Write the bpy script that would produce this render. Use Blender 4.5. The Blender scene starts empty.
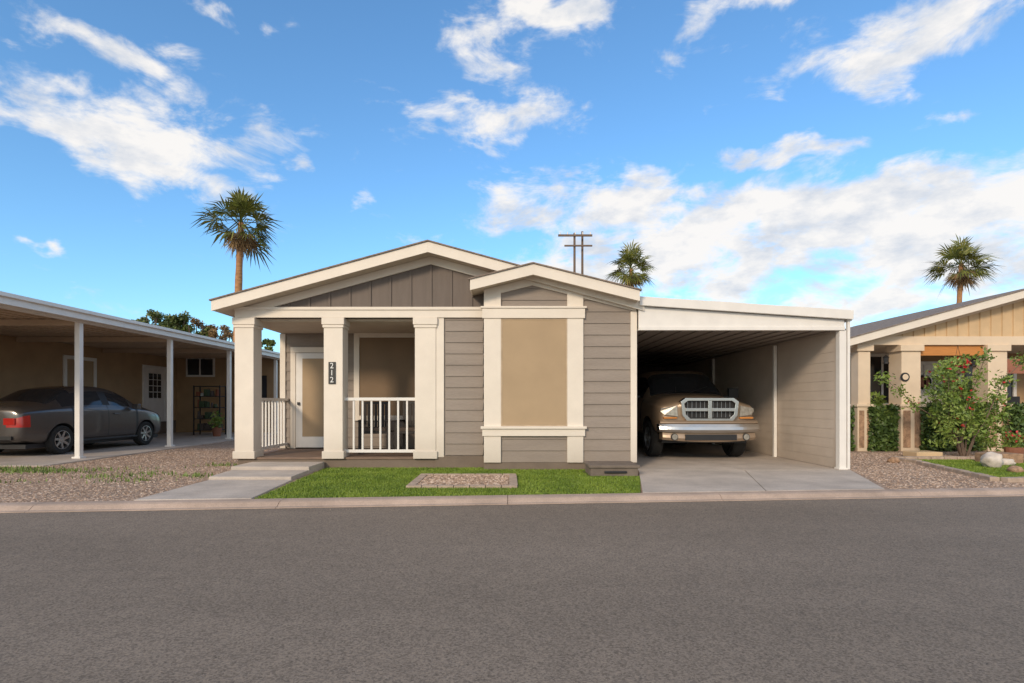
import bpy, math, random
import numpy as np
from mathutils import Vector, Matrix
random.seed(3); rng=np.random.default_rng(3)
F=560.0; CX=508.0; HZ=403.0; H=1.3
def PX(px,d): return (px-CX)/F*d
def PZ(py,d): return H+(HZ-py)/F*d
sc=bpy.context.scene
col=sc.collection

# ---------------------------------------------------------------- materials
def newmat(name):
    m=bpy.data.materials.new(name); m.use_nodes=True
    nt=m.node_tree; b=nt.nodes['Principled BSDF']
    return m,nt,b
def N(nt,t,**k):
    n=nt.nodes.new(t)
    for a,v in k.items(): setattr(n,a,v)
    return n
def ramp(nt,stops):
    r=N(nt,'ShaderNodeValToRGB'); e=r.color_ramp.elements
    while len(e)<len(stops): e.new(0.5)
    for i,(p,c) in enumerate(stops):
        e[i].position=p; e[i].color=(c[0],c[1],c[2],1)
    return r
def mat(name,c,rough=0.6,metal=0.0,var=0.12,scale=6,fine=0.05,fscale=90,bump=0.0,bscale=120,coat=0,spec=0.5,stretch=(1,1,1),dirt=0.0):
    m,nt,b=newmat(name); L=nt.links.new
    tc=N(nt,'ShaderNodeTexCoord'); mp=N(nt,'ShaderNodeMapping'); mp.inputs['Scale'].default_value=stretch
    L(tc.outputs['Object'],mp.inputs['Vector'])
    n1=N(nt,'ShaderNodeTexNoise'); n1.inputs['Scale'].default_value=scale; n1.inputs['Detail'].default_value=5
    n2=N(nt,'ShaderNodeTexNoise'); n2.inputs['Scale'].default_value=fscale; n2.inputs['Detail'].default_value=2
    L(mp.outputs[0],n1.inputs['Vector']); L(mp.outputs[0],n2.inputs['Vector'])
    r=ramp(nt,[(0.3,[x*(1-var) for x in c]),(0.7,[min(1,x*(1+var)) for x in c])])
    L(n1.outputs['Fac'],r.inputs['Fac'])
    mx=N(nt,'ShaderNodeMix',data_type='RGBA',blend_type='MULTIPLY'); mx.inputs[0].default_value=1
    r2=ramp(nt,[(0.3,[1-fine]*3),(0.7,[1]*3)])
    L(n2.outputs['Fac'],r2.inputs['Fac']); L(r.outputs[0],mx.inputs[6]); L(r2.outputs[0],mx.inputs[7])
    out=mx.outputs[2]
    if dirt>0:
        sep=N(nt,'ShaderNodeSeparateXYZ'); L(tc.outputs['Object'],sep.inputs[0])
        n3=N(nt,'ShaderNodeTexNoise'); n3.inputs['Scale'].default_value=3; n3.inputs['Detail'].default_value=6
        L(tc.outputs['Object'],n3.inputs['Vector'])
        ad=N(nt,'ShaderNodeMath',operation='MULTIPLY_ADD'); L(n3.outputs['Fac'],ad.inputs[0]); ad.inputs[1].default_value=-0.9; L(sep.outputs[2],ad.inputs[2])
        mr=N(nt,'ShaderNodeMapRange'); mr.inputs[1].default_value=-0.4; mr.inputs[2].default_value=0.35; mr.inputs[3].default_value=dirt; mr.inputs[4].default_value=0
        L(ad.outputs[0],mr.inputs[0])
        m2=N(nt,'ShaderNodeMix',data_type='RGBA'); L(mr.outputs[0],m2.inputs[0]); L(out,m2.inputs[6]); m2.inputs[7].default_value=(0.24,0.18,0.13,1)
        out=m2.outputs[2]
    L(out,b.inputs['Base Color'])
    b.inputs['Roughness'].default_value=rough; b.inputs['Metallic'].default_value=metal
    b.inputs['Coat Weight'].default_value=coat; b.inputs['Specular IOR Level'].default_value=spec
    b.inputs['Coat Roughness'].default_value=0.08
    if bump>0:
        n4=N(nt,'ShaderNodeTexNoise'); n4.inputs['Scale'].default_value=bscale; n4.inputs['Detail'].default_value=3
        L(mp.outputs[0],n4.inputs['Vector'])
        bp=N(nt,'ShaderNodeBump'); bp.inputs['Strength'].default_value=bump; bp.inputs['Distance'].default_value=0.01
        L(n4.outputs['Fac'],bp.inputs['Height']); L(bp.outputs[0],b.inputs['Normal'])
    return m
def leafmat(name,c1,c2,c3,rough=0.55,trans=0.15):
    m,nt,b=newmat(name); L=nt.links.new
    g=N(nt,'ShaderNodeNewGeometry'); r=ramp(nt,[(0,c1),(0.5,c2),(1,c3)])
    tc=N(nt,'ShaderNodeTexCoord'); n=N(nt,'ShaderNodeTexNoise'); n.inputs['Scale'].default_value=1.7
    L(tc.outputs['Object'],n.inputs['Vector'])
    a=N(nt,'ShaderNodeMath',operation='MULTIPLY_ADD'); L(g.outputs['Random Per Island'],a.inputs[0]); a.inputs[1].default_value=0.6
    s=N(nt,'ShaderNodeMath',operation='MULTIPLY_ADD'); L(n.outputs['Fac'],s.inputs[0]); s.inputs[1].default_value=1.2; s.inputs[2].default_value=-0.4
    L(s.outputs[0],a.inputs[2]); L(a.outputs[0],r.inputs['Fac']); L(r.outputs[0],b.inputs['Base Color'])
    b.inputs['Roughness'].default_value=rough
    return m

TRIM=mat('trim_paint',(0.78,0.70,0.60),0.55,var=0.04,scale=3,fine=0.04,bump=0.1,bscale=60,dirt=0.35)
WHITE=mat('white_metal_paint',(0.79,0.755,0.71),0.4,var=0.04,scale=4,fine=0.03)
SOFFIT=mat('soffit',(0.62,0.53,0.43),0.7,var=0.05)
SIDING=mat('siding_taupe',(0.295,0.245,0.205),0.65,var=0.08,scale=2.5,fine=0.12,fscale=40,bump=0.3,bscale=30,stretch=(0.3,0.3,3),dirt=0.3)
GABLE=mat('gable_board_brown',(0.155,0.122,0.102),0.65,var=0.08,scale=4,fine=0.1,bump=0.2,bscale=40,stretch=(3,3,0.4))
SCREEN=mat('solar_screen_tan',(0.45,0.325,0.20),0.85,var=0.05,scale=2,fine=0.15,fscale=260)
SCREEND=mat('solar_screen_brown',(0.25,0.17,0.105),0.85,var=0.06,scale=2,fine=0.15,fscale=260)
SKIRT=mat('skirting_brown',(0.15,0.115,0.09),0.8,var=0.15,scale=5,fine=0.2,bump=0.3,dirt=0.5)
DECK=mat('deck_boards',(0.2,0.13,0.09),0.7,var=0.2,scale=8,stretch=(0.4,4,4))
SHINGLE=mat('shingles',(0.3,0.235,0.19),0.9,var=0.25,scale=12,fine=0.35,bump=0.6)
PANEL=mat('carport_panel',(0.62,0.53,0.45),0.55,var=0.06,scale=2,fine=0.05,dirt=0.3)
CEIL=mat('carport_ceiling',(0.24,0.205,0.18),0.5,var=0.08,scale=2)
DARK=mat('dark_void',(0.015,0.015,0.016),0.7)
BLACK=mat('black_plastic',(0.02,0.02,0.022),0.5)
RUBBER=mat('tyre_rubber',(0.022,0.021,0.02),0.85,var=0.2,fine=0.2,bump=0.2)
CHROME=mat('chrome',(0.62,0.6,0.57),0.2,1.0,var=0.05)
ALLOY=mat('alloy_rim',(0.5,0.5,0.5),0.32,0.9,var=0.08)
TAN=mat('tan_stucco_sunlit',(0.42,0.275,0.15),0.8,var=0.1,scale=2,fine=0.1,bump=0.3)  # tan wall, with the left wall's golden sunlit glow put into the colour
TANCEIL=mat('tan_ceiling',(0.48,0.36,0.25),0.7,var=0.06,scale=1.5)
TAN2=mat('tan_siding',(0.64,0.46,0.27),0.75,var=0.08,scale=3,fine=0.1)
CREAM=mat('cream_paint',(0.74,0.59,0.43),0.6,var=0.06,scale=3,dirt=0.2)
STONE=mat('stone_pier',(0.42,0.26,0.16),0.85,var=0.35,scale=9,fine=0.3,fscale=40,bump=0.8,bscale=25)
WOOD=mat('old_wood',(0.16,0.11,0.08),0.85,var=0.25,scale=8,stretch=(4,4,0.3))
TRUNK=mat('palm_trunk_bark',(0.46,0.23,0.1),0.9,var=0.3,scale=3,fine=0.3,fscale=20,bump=1,bscale=8,stretch=(1,1,4))
BAMBOO=mat('bamboo_shade',(0.62,0.26,0.07),0.7,var=0.2,scale=20,stretch=(0.2,1,8))
RED=mat('red_petals',(0.5,0.02,0.03),0.5,var=0.3,scale=20)
PLATE=mat('number_plate_black',(0.02,0.018,0.017),0.4)
NUMW=mat('number_white',(0.8,0.8,0.78),0.4)
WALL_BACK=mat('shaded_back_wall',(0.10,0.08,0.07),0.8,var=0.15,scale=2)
PAVER=mat('pavers',(0.46,0.35,0.27),0.85,var=0.2,scale=7,fine=0.2,bump=0.4)
BOXM=mat('box_grey_brown',(0.19,0.15,0.12),0.8,var=0.15,scale=5,fine=0.2,bump=0.3)

def concrete(name,c,dark=0.8):
    m,nt,b=newmat(name); L=nt.links.new
    tc=N(nt,'ShaderNodeTexCoord')
    n1=N(nt,'ShaderNodeTexNoise'); n1.inputs['Scale'].default_value=1.3; n1.inputs['Detail'].default_value=9; n1.inputs['Roughness'].default_value=0.65
    n2=N(nt,'ShaderNodeTexNoise'); n2.inputs['Scale'].default_value=70; n2.inputs['Detail'].default_value=4
    for n in (n1,n2): L(tc.outputs['Object'],n.inputs['Vector'])
    r=ramp(nt,[(0.3,[x*dark for x in c]),(0.65,[x*1.08 for x in c])]); L(n1.outputs['Fac'],r.inputs['Fac'])
    r2=ramp(nt,[(0.3,(0.8,0.8,0.8)),(0.6,(1,1,1))]); L(n2.outputs['Fac'],r2.inputs['Fac'])
    mx=N(nt,'ShaderNodeMix',data_type='RGBA',blend_type='MULTIPLY'); mx.inputs[0].default_value=1
    L(r.outputs[0],mx.inputs[6]); L(r2.outputs[0],mx.inputs[7]); L(mx.outputs[2],b.inputs['Base Color'])
    b.inputs['Roughness'].default_value=0.85
    bp=N(nt,'ShaderNodeBump'); bp.inputs['Strength'].default_value=0.25; bp.inputs['Distance'].default_value=0.01
    L(n2.outputs['Fac'],bp.inputs['Height']); L(bp.outputs[0],b.inputs['Normal'])
    return m
CONC=concrete('concrete',(0.57,0.49,0.42),0.74)
CURB=concrete('curb_concrete',(0.54,0.40,0.31),0.66)

def asphalt():
    m,nt,b=newmat('asphalt'); L=nt.links.new
    tc=N(nt,'ShaderNodeTexCoord')
    big=N(nt,'ShaderNodeTexNoise'); big.inputs['Scale'].default_value=0.35; big.inputs['Detail'].default_value=5
    mp=N(nt,'ShaderNodeMapping'); mp.inputs['Scale'].default_value=(0.35,1.6,1); mp.inputs['Rotation'].default_value=(0,0,-0.09)
    L(tc.outputs['Object'],mp.inputs[0]); L(mp.outputs[0],big.inputs['Vector'])
    mid=N(nt,'ShaderNodeTexNoise'); mid.inputs['Scale'].default_value=5; mid.inputs['Detail'].default_value=8; mid.inputs['Roughness'].default_value=0.7
    fin=N(nt,'ShaderNodeTexNoise'); fin.inputs['Scale'].default_value=75; fin.inputs['Detail'].default_value=5; fin.inputs['Roughness'].default_value=0.8
    vo=N(nt,'ShaderNodeTexVoronoi'); vo.inputs['Scale'].default_value=90
    for n in (mid,fin,vo): L(tc.outputs['Object'],n.inputs['Vector'])
    r1=ramp(nt,[(0.3,(0.29,0.225,0.165)),(0.7,(0.385,0.30,0.225))]); L(big.outputs['Fac'],r1.inputs['Fac'])
    r2=ramp(nt,[(0.3,(0.84,0.84,0.84)),(0.7,(1.0,1.0,1.0))]); L(mid.outputs['Fac'],r2.inputs['Fac'])
    r3=ramp(nt,[(0.34,(0.34,0.34,0.35)),(0.5,(0.92,0.92,0.92)),(0.68,(1.0,1.0,1.0))]); L(fin.outputs['Fac'],r3.inputs['Fac'])
    sp=N(nt,'ShaderNodeSeparateColor'); L(vo.outputs['Color'],sp.inputs[0])
    r4=ramp(nt,[(0.0,(0.55,0.54,0.53)),(0.5,(0.88,0.88,0.88)),(1.0,(1,1,1))]); L(sp.outputs[0],r4.inputs['Fac'])
    cur=r1.outputs[0]
    for r in (r2,r3,r4):
        mx=N(nt,'ShaderNodeMix',data_type='RGBA',blend_type='MULTIPLY'); mx.inputs[0].default_value=1
        L(cur,mx.inputs[6]); L(r.outputs[0],mx.inputs[7]); cur=mx.outputs[2]
    L(cur,b.inputs['Base Color']); b.inputs['Roughness'].default_value=0.85
    bp=N(nt,'ShaderNodeBump'); bp.inputs['Strength'].default_value=0.6; bp.inputs['Distance'].default_value=0.006
    L(fin.outputs['Fac'],bp.inputs['Height']); L(bp.outputs[0],b.inputs['Normal'])
    return m
ASPH=asphalt()
def gravelmat(name,cols,scale):
    m,nt,b=newmat(name); L=nt.links.new
    tc=N(nt,'ShaderNodeTexCoord'); v=N(nt,'ShaderNodeTexVoronoi'); v.inputs['Scale'].default_value=scale
    L(tc.outputs['Object'],v.inputs['Vector'])
    sp=N(nt,'ShaderNodeSeparateColor'); L(v.outputs['Color'],sp.inputs[0])
    r=ramp(nt,cols); L(sp.outputs[0],r.inputs['Fac'])
    n=N(nt,'ShaderNodeTexNoise'); n.inputs['Scale'].default_value=0.9; n.inputs['Detail'].default_value=7; L(tc.outputs['Object'],n.inputs['Vector'])
    r2=ramp(nt,[(0.3,(0.75,0.73,0.7)),(0.7,(1,1,1))]); L(n.outputs['Fac'],r2.inputs['Fac'])
    r3=ramp(nt,[(0.0,(1,1,1)),(0.55,(0.95,0.95,0.95)),(1.0,(0.45,0.45,0.45))]); 
    mm=N(nt,'ShaderNodeMath',operation='MULTIPLY'); mm.inputs[1].default_value=1.1; L(v.outputs['Distance'],mm.inputs[0]); L(mm.outputs[0],r3.inputs['Fac'])
    cur=r.outputs[0]
    for q in (r2,r3):
        mx=N(nt,'ShaderNodeMix',data_type='RGBA',blend_type='MULTIPLY'); mx.inputs[0].default_value=1
        L(cur,mx.inputs[6]); L(q.outputs[0],mx.inputs[7]); cur=mx.outputs[2]
    L(cur,b.inputs['Base Color']); b.inputs['Roughness'].default_value=0.9
    bp=N(nt,'ShaderNodeBump'); bp.inputs['Strength'].default_value=0.6; bp.inputs['Distance'].default_value=0.02; bp.invert=True
    L(v.outputs['Distance'],bp.inputs['Height']); L(bp.outputs[0],b.inputs['Normal'])
    return m
GRAVEL=gravelmat('gravel_ground',[(0,(0.3,0.2,0.14)),(0.35,(0.44,0.3,0.21)),(0.7,(0.54,0.38,0.28)),(1,(0.64,0.5,0.38))],26)
def stonemat(name,cols):
    m,nt,b=newmat(name); g=N(nt,'ShaderNodeNewGeometry'); r=ramp(nt,cols)
    nt.links.new(g.outputs['Random Per Island'],r.inputs['Fac']); nt.links.new(r.outputs[0],b.inputs['Base Color']); b.inputs['Roughness'].default_value=0.9
    return m
STONES=stonemat('gravel_stone',[(0,(0.24,0.16,0.11)),(0.4,(0.44,0.3,0.21)),(0.75,(0.55,0.4,0.3)),(1,(0.7,0.56,0.45))])
GRASSM=leafmat('grass_blades',(0.08,0.14,0.012),(0.17,0.25,0.02),(0.29,0.37,0.05))
TURF=mat('turf_base',(0.12,0.18,0.02),0.9,var=0.25,scale=8,fine=0.4,fscale=60,bump=0.6)
PALMG=leafmat('palm_green',(0.05,0.06,0.012),(0.12,0.14,0.02),(0.28,0.25,0.05))
PALMB=leafmat('palm_dead',(0.14,0.08,0.03),(0.26,0.16,0.07),(0.36,0.24,0.11))
LEAFD=leafmat('tree_leaves',(0.05,0.075,0.015),(0.10,0.135,0.03),(0.19,0.21,0.05))
LEAFO=leafmat('tree_leaves_dry',(0.14,0.09,0.03),(0.24,0.15,0.06),(0.32,0.21,0.09))
IVY=leafmat('ivy_leaves',(0.03,0.06,0.015),(0.07,0.12,0.025),(0.16,0.22,0.04))
SHRUB=leafmat('shrub_leaves',(0.08,0.14,0.02),(0.17,0.25,0.04),(0.3,0.36,0.09))
def glass(name,c=(0.02,0.022,0.025)):
    m,nt,b=newmat(name); b.inputs['Base Color'].default_value=(*c,1); b.inputs['Roughness'].default_value=0.05; b.inputs['Specular IOR Level'].default_value=0.6
    n=N(nt,'ShaderNodeTexNoise'); n.inputs['Scale'].default_value=2; r=ramp(nt,[(0.3,c),(0.8,[x*2.2 for x in c])]); nt.links.new(n.outputs['Fac'],r.inputs['Fac']); nt.links.new(r.outputs[0],b.inputs['Base Color'])
    return m
GLASS=glass('dark_glass')

# ---------------------------------------------------------------- mesh builder
class MB:
    def __init__(s): s.v=[];s.f=[];s.m=[];s.mats=[]
    def mi(s,m):
        if m not in s.mats: s.mats.append(m)
        return s.mats.index(m)
    def add(s,vs,fs,m):
        o=len(s.v); s.v+= [tuple(p) for p in vs]
        k=s.mi(m)
        for f in fs: s.f.append([i+o for i in f]); s.m.append(k)
        return s
    def box(s,x0,x1,y0,y1,z0,z1,m):
        vs=[(x,y,z) for z in (z0,z1) for y in (y0,y1) for x in (x0,x1)]
        return s.add(vs,[(0,2,3,1),(4,5,7,6),(0,1,5,4),(2,6,7,3),(0,4,6,2),(1,3,7,5)],m)
    def prism(s,poly,y0,y1,m):
        n=len(poly); vs=[(x,y0,z) for x,z in poly]+[(x,y1,z) for x,z in poly]
        fs=[list(range(n)),list(range(2*n-1,n-1,-1))]+[(i,i+n,(i+1)%n+n,(i+1)%n) for i in range(n)]
        return s.add(vs,fs,m)
    def slab(s,poly,z0,z1,m):
        n=len(poly); vs=[(x,y,z0) for x,y in poly]+[(x,y,z1) for x,y in poly]
        fs=[list(range(n-1,-1,-1)),list(range(n,2*n))]+[(i,(i+1)%n,(i+1)%n+n,i+n) for i in range(n)]
        return s.add(vs,fs,m)
    def cyl(s,p0,p1,r0,r1,m,n=10):
        p0=Vector(p0);p1=Vector(p1); d=(p1-p0).normalized()
        a=d.orthogonal().normalized(); b=d.cross(a)
        vs=[]
        for p,r in ((p0,r0),(p1,r1)):
            for i in range(n):
                t=2*math.pi*i/n; vs.append(p+(a*math.cos(t)+b*math.sin(t))*r)
        fs=[list(range(n-1,-1,-1)),list(range(n,2*n))]+[(i,(i+1)%n,(i+1)%n+n,i+n) for i in range(n)]
        return s.add(vs,fs,m)
    def lathex(s,prof,m,cx=0,cy=0,cz=0,n=36):
        vs=[];fs=[]; k=len(prof)
        for i in range(n):
            t=2*math.pi*i/n
            for r,x in prof: vs.append((cx+x,cy+r*math.cos(t),cz+r*math.sin(t)))
        for i in range(n):
            j=(i+1)%n
            for q in range(k-1): fs.append((i*k+q,i*k+q+1,j*k+q+1,j*k+q))
        return s.add(vs,fs,m)
    def obj(s,name,parent=None,bevel=0,smooth=False,recalc=True):
        me=bpy.data.meshes.new(name); me.from_pydata(s.v,[],s.f)
        for m in s.mats: me.materials.append(m)
        me.polygons.foreach_set('material_index',s.m)
        if recalc:
            import bmesh
            bm=bmesh.new(); bm.from_mesh(me); bmesh.ops.recalc_face_normals(bm,faces=bm.faces); bm.to_mesh(me); bm.free()
        if smooth: me.polygons.foreach_set('use_smooth',[True]*len(me.polygons))
        me.update()
        o=bpy.data.objects.new(name,me); col.objects.link(o)
        if parent: o.parent=parent
        if bevel:
            b=o.modifiers.new('bevel','BEVEL'); b.width=bevel; b.segments=2; b.limit_method='ANGLE'
        return o
def empty(name,loc=(0,0,0),rot=0,scale=1):
    e=bpy.data.objects.new(name,None); col.objects.link(e); e.location=loc; e.rotation_euler=(0,0,rot); e.scale=(scale,)*3
    e.empty_display_size=0.2
    return e

def lapY(mb,x0,x1,z0,z1,y,m,top=None,exp=0.225,ns=2):
    z=z0
    xs=np.linspace(x0,x1,ns)
    while z<z1-0.01:
        ze=min(z+exp,z1)
        for a,b in zip(xs[:-1],xs[1:]):
            ta=min(ze,top(a)) if top else ze; tb=min(ze,top(b)) if top else ze
            ba=min(z,ta); bb=min(z,tb)
            if ta-ba<1e-4 and tb-bb<1e-4: continue
            vs=[(a,y-0.024,ba),(b,y-0.024,bb),(b,y-0.004,tb),(a,y-0.004,ta),(a,y,ba),(b,y,bb)]
            mb.add(vs,[(0,1,2,3),(4,5,1,0)],m)
        z+=exp
def lapX(mb,y0,y1,z0,z1,x,sgn,m,exp=0.225,dp=0.024):
    z=z0
    while z<z1-0.01:
        ze=min(z+exp,z1)
        vs=[(x+sgn*dp,y0,z),(x+sgn*dp,y1,z),(x+sgn*0.004,y1,ze),(x+sgn*0.004,y0,ze),(x,y0,z),(x,y1,z)]
        mb.add(vs,[(0,1,2,3),(4,5,1,0)],m); z+=exp

def gable_roof(parent,cx,hl,hr,zp,s,y0,y1,t=0.17,nm='roof'):
    L=[(cx,zp),(cx-hl,zp-s*hl),(cx-hl,zp-s*hl-t),(cx,zp-t)]
    R=[(cx,zp),(cx,zp-t),(cx+hr,zp-s*hr-t),(cx+hr,zp-s*hr)]
    m=MB(); m.prism(L,y0+0.03,y1,SOFFIT); m.prism(R,y0+0.03,y1,SOFFIT); m.obj(nm+'_deck',parent)
    m=MB(); e=0.02
    FL=[(cx,zp+0.002),(cx-hl-e,zp-s*(hl+e)+0.002),(cx-hl-e,zp-s*hl-t-0.03),(cx,zp-t-0.03)]
    FR=[(cx+0.001,zp+0.002),(cx+0.001,zp-t-0.03),(cx+hr+e,zp-s*hr-t-0.03),(cx+hr+e,zp-s*(hr+e)+0.002)]
    m.prism(FL,y0,y0+0.028,TRIM); m.prism(FR,y0,y0+0.028,TRIM)
    m.box(cx-hl-e,cx-hl-0.001,y0+0.03,y1,zp-s*hl-t-0.02,zp-s*hl,TRIM)
    m.box(cx+hr+0.001,cx+hr+e,y0+0.03,y1,zp-s*hr-t-0.02,zp-s*hr,TRIM)
    m.obj(nm+'_fascia',parent)
    m=MB(); g=0.05;k=0.03
    m.prism([(cx,zp+0.006),(cx-hl-g,zp-s*(hl+g)+0.006),(cx-hl-g,zp-s*(hl+g)+k),(cx,zp+k)],y0-0.03,y1+0.03,SHINGLE)
    m.prism([(cx,zp+0.006),(cx,zp+k),(cx+hr+g,zp-s*(hr+g)+k),(cx+hr+g,zp-s*(hr+g)+0.006)],y0-0.03,y1+0.03,SHINGLE)
    m.obj(nm+'_shingles',parent)

# ================================================================= MAIN HOUSE
home=empty('manufactured_home')
XL,XR=-5.41,2.49; YW=11.2; YB=10.9; YP=13.4; YE=26.0
cx=-1.54; zp=4.40; sl=0.273
gable_roof(home,cx,4.14,4.14,zp,sl,10.75,YE+0.4)
roofu=lambda x: zp-sl*abs(x-cx)-0.172
gw=MB()
poly=[(XL,3.0),(XR,3.0),(XR,roofu(XR)),(cx,roofu(cx)),(XL,roofu(XL))]
gw.prism(poly,YW,YW+0.12,GABLE)
x=XL+0.2
while x<1.0:
    zt=roofu(x)-0.02
    if zt>3.22: gw.prism([(x,3.2),(x+0.045,3.2),(x+0.045,roofu(x+0.045)-0.01),(x,roofu(x)-0.01)],YW-0.022,YW+0.01,GABLE)
    x+=0.405
gw.obj('gable_wall',home)
fr=MB()
f1=0.16
fr.prism([(cx,roofu(cx)-0.001),(XL-0.02,roofu(XL-0.02)-0.001),(XL-0.02,roofu(XL-0.02)-f1),(cx,roofu(cx)-f1)],YW-0.045,YW-0.002,TRIM)
fr.prism([(cx,roofu(cx)-0.001),(cx,roofu(cx)-f1),(XR,roofu(XR)-f1),(XR,roofu(XR)-0.001)],YW-0.045,YW-0.002,TRIM)
fr.box(XL-0.03,-0.47,YW-0.06,YW+0.16,3.0,3.19,TRIM)
fr.box(XL-0.045,-0.47,YW-0.085,YW-0.062,3.15,3.21,TRIM)
fr.obj('frieze_and_porch_beam',home,bevel=0.006)
w=MB()
w.box(XL,XL+0.12,YP,YE,0.0,3.2,SIDING)
w.box(XR-0.12,XR,YB+0.13,YE,0.0,3.3,SIDING)
w.box(XL,XR,YE-0.12,YE-0.001,0.0,3.1,SIDING)
w.box(XL+0.121,-1.32,YP,YP+0.12,0.22,3.0,SIDING)
w.box(-1.44,-1.32,YW+0.13,YP-0.001,0.22,3.0,SIDING)
w.box(-1.319,-0.34,YW,YW+0.12,0.22,3.0,SIDING)
w.obj('walls',home)
lp=MB()
lapY(lp,XL+0.0,-1.45,0.26,3.0,YP-0.001,SIDING)
lapY(lp,-1.25,-0.47,0.26,3.0,YW-0.001,SIDING)
lapX(lp,YP,YE,0.26,3.15,XL-0.001,-1,SIDING)
lapX(lp,YW+0.12,YP,0.26,3.0,-1.441,-1,SIDING)
lapX(lp,YB+0.2,YE,0.26,3.15,XR+0.001,1,SIDING)
lp.obj('lap_siding',home,recalc=False)
p=MB(); p.box(XL,-1.44,YW+0.161,YP-0.03,2.96,3.05,SOFFIT); p.obj('porch_ceiling',home)
p=MB()
for i in range(16):
    y=YW-0.02+i*0.14
    if y+0.13<YP: p.box(XL,-1.45,y,y+0.132,0.175,0.215,DECK)
p.obj('porch_deck',home,bevel=0.004)
p=MB(); p.box(XL+0.01,-1.45,YW-0.0,YW+0.05,0.0,0.17,SKIRT); p.box(-1.449,-0.468,YW-0.03,YW+0.05,0.0,0.25,SKIRT)
p.box(-0.467,XR-0.01,YB-0.02,YB+0.05,0.0,0.145,SKIRT); p.box(XL+0.01,XL+0.06,YW+0.06,YP,0,0.17,SKIRT)
p.box(XL-0.02,XL-0.0015,YP,YE,0,0.25,SKIRT)
p.obj('skirting',home)
for i,(a,b) in enumerate(((235,254),(324,343),(415,436))):
    x0,x1=PX(a,YW-0.03),PX(b,YW-0.03)
    m=MB(); w_=x1-x0; y0=YW-0.05
    m.box(x0,x1,y0,y0+w_,0.215,3.0,TRIM)
    m.box(x0-0.035,x1+0.035,y0-0.035,y0+w_+0.035,2.86,2.998,TRIM)
    m.box(x0-0.02,x1+0.02,y0-0.02,y0+w_+0.02,2.80,2.858,TRIM)
    m.box(x0-0.03,x1+0.03,y0-0.03,y0+w_+0.03,0.19,0.34,TRIM)
    m.obj('porch_post_%d'%(i+1),home,bevel=0.008)
    if i==2:
        m=MB(); m.box(x1+0.001,x1+0.16,YW-0.035,YW,0.22,2.999,TRIM); m.obj('corner_board',home,bevel=0.005)
def railing(mb,xa,xb,ya,yb,z0,z1):
    L=math.hypot(xb-xa,yb-ya); n=int(L/0.165)
    if abs(xb-xa)>abs(yb-ya):
        mb.box(xa,xb,ya-0.035,ya+0.035,z1-0.06,z1,WHITE); mb.box(xa,xb,ya-0.02,ya+0.02,z0,z0+0.06,WHITE)
    else:
        mb.box(xa-0.035,xa+0.035,ya,yb,z1-0.06,z1,WHITE); mb.box(xa-0.02,xa+0.02,ya,yb,z0,z0+0.06,WHITE)
    for i in range(1,n):
        x=xa+(xb-xa)*i/n; y=ya+(yb-ya)*i/n
        mb.box(x-0.018,x+0.018,y-0.018,y+0.018,z0+0.06,z1-0.06,WHITE)
r=MB(); railing(r,PX(343,11.2)+0.002,PX(415,11.2)-0.002,YW+0.13,YW+0.13,0.3,1.41); railing(r,XL+0.14,XL+0.14,YW+0.33,YP-0.04,0.3,1.41)
r.obj('porch_railing',home)
d=MB(); dx0,dx1=-5.06,-4.08
d.box(dx0-0.12,dx0,YP-0.07,YP-0.026,0.22,2.5,TRIM); d.box(dx1,dx1+0.12,YP-0.07,YP-0.026,0.22,2.5,TRIM); d.box(dx0-0.12,dx1+0.12,YP-0.071,YP-0.026,2.501,2.63,TRIM)
d.box(dx0+0.005,dx1-0.005,YP-0.055,YP-0.03,0.24,2.49,WHITE)
d.box(dx0+0.16,dx1-0.16,YP-0.062,YP-0.056,0.5,2.36,SCREEN)
d.box(dx0+0.05,dx0+0.10,YP-0.1,YP-0.056,1.25,1.32,BLACK)
d.box(XL-0.03,XL+0.1,YP-0.05,YP-0.0255,0.22,2.95,TRIM)
d.obj('front_door',home,bevel=0.004)
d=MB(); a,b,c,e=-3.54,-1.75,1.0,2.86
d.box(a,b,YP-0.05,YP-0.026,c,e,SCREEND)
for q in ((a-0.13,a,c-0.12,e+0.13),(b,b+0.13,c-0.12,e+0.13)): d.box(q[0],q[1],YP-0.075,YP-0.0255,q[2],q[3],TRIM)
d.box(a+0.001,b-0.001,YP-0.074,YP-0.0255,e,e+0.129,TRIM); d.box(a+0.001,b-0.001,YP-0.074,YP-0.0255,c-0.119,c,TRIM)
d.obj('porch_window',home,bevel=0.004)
d=MB(); d.box(-3.57,-3.43,YW-0.072,YW-0.052,PZ(384,11.15),PZ(362,11.15),PLATE); 
d.obj('house_number_plate',home,bevel=0.004)
for i,ch in enumerate('212'):
    cu=bpy.data.curves.new('digit','FONT'); cu.body=ch; cu.size=0.155; cu.extrude=0.003; cu.align_x='CENTER'; cu.align_y='CENTER'; cu.materials.append(NUMW)
    o=bpy.data.objects.new('house_digit_%d'%(i+1),cu); col.objects.link(o); o.rotation_euler=(math.pi/2,0,0); o.location=(-3.5,YW-0.077,PZ(366+i*7.0,11.15)); o.parent=home
CHW=mat('dark_wicker',(0.035,0.028,0.024),0.6,var=0.3,scale=30,fine=0.3)
CUSH=mat('cushion',(0.1,0.075,0.06),0.9,var=0.2)
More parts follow.
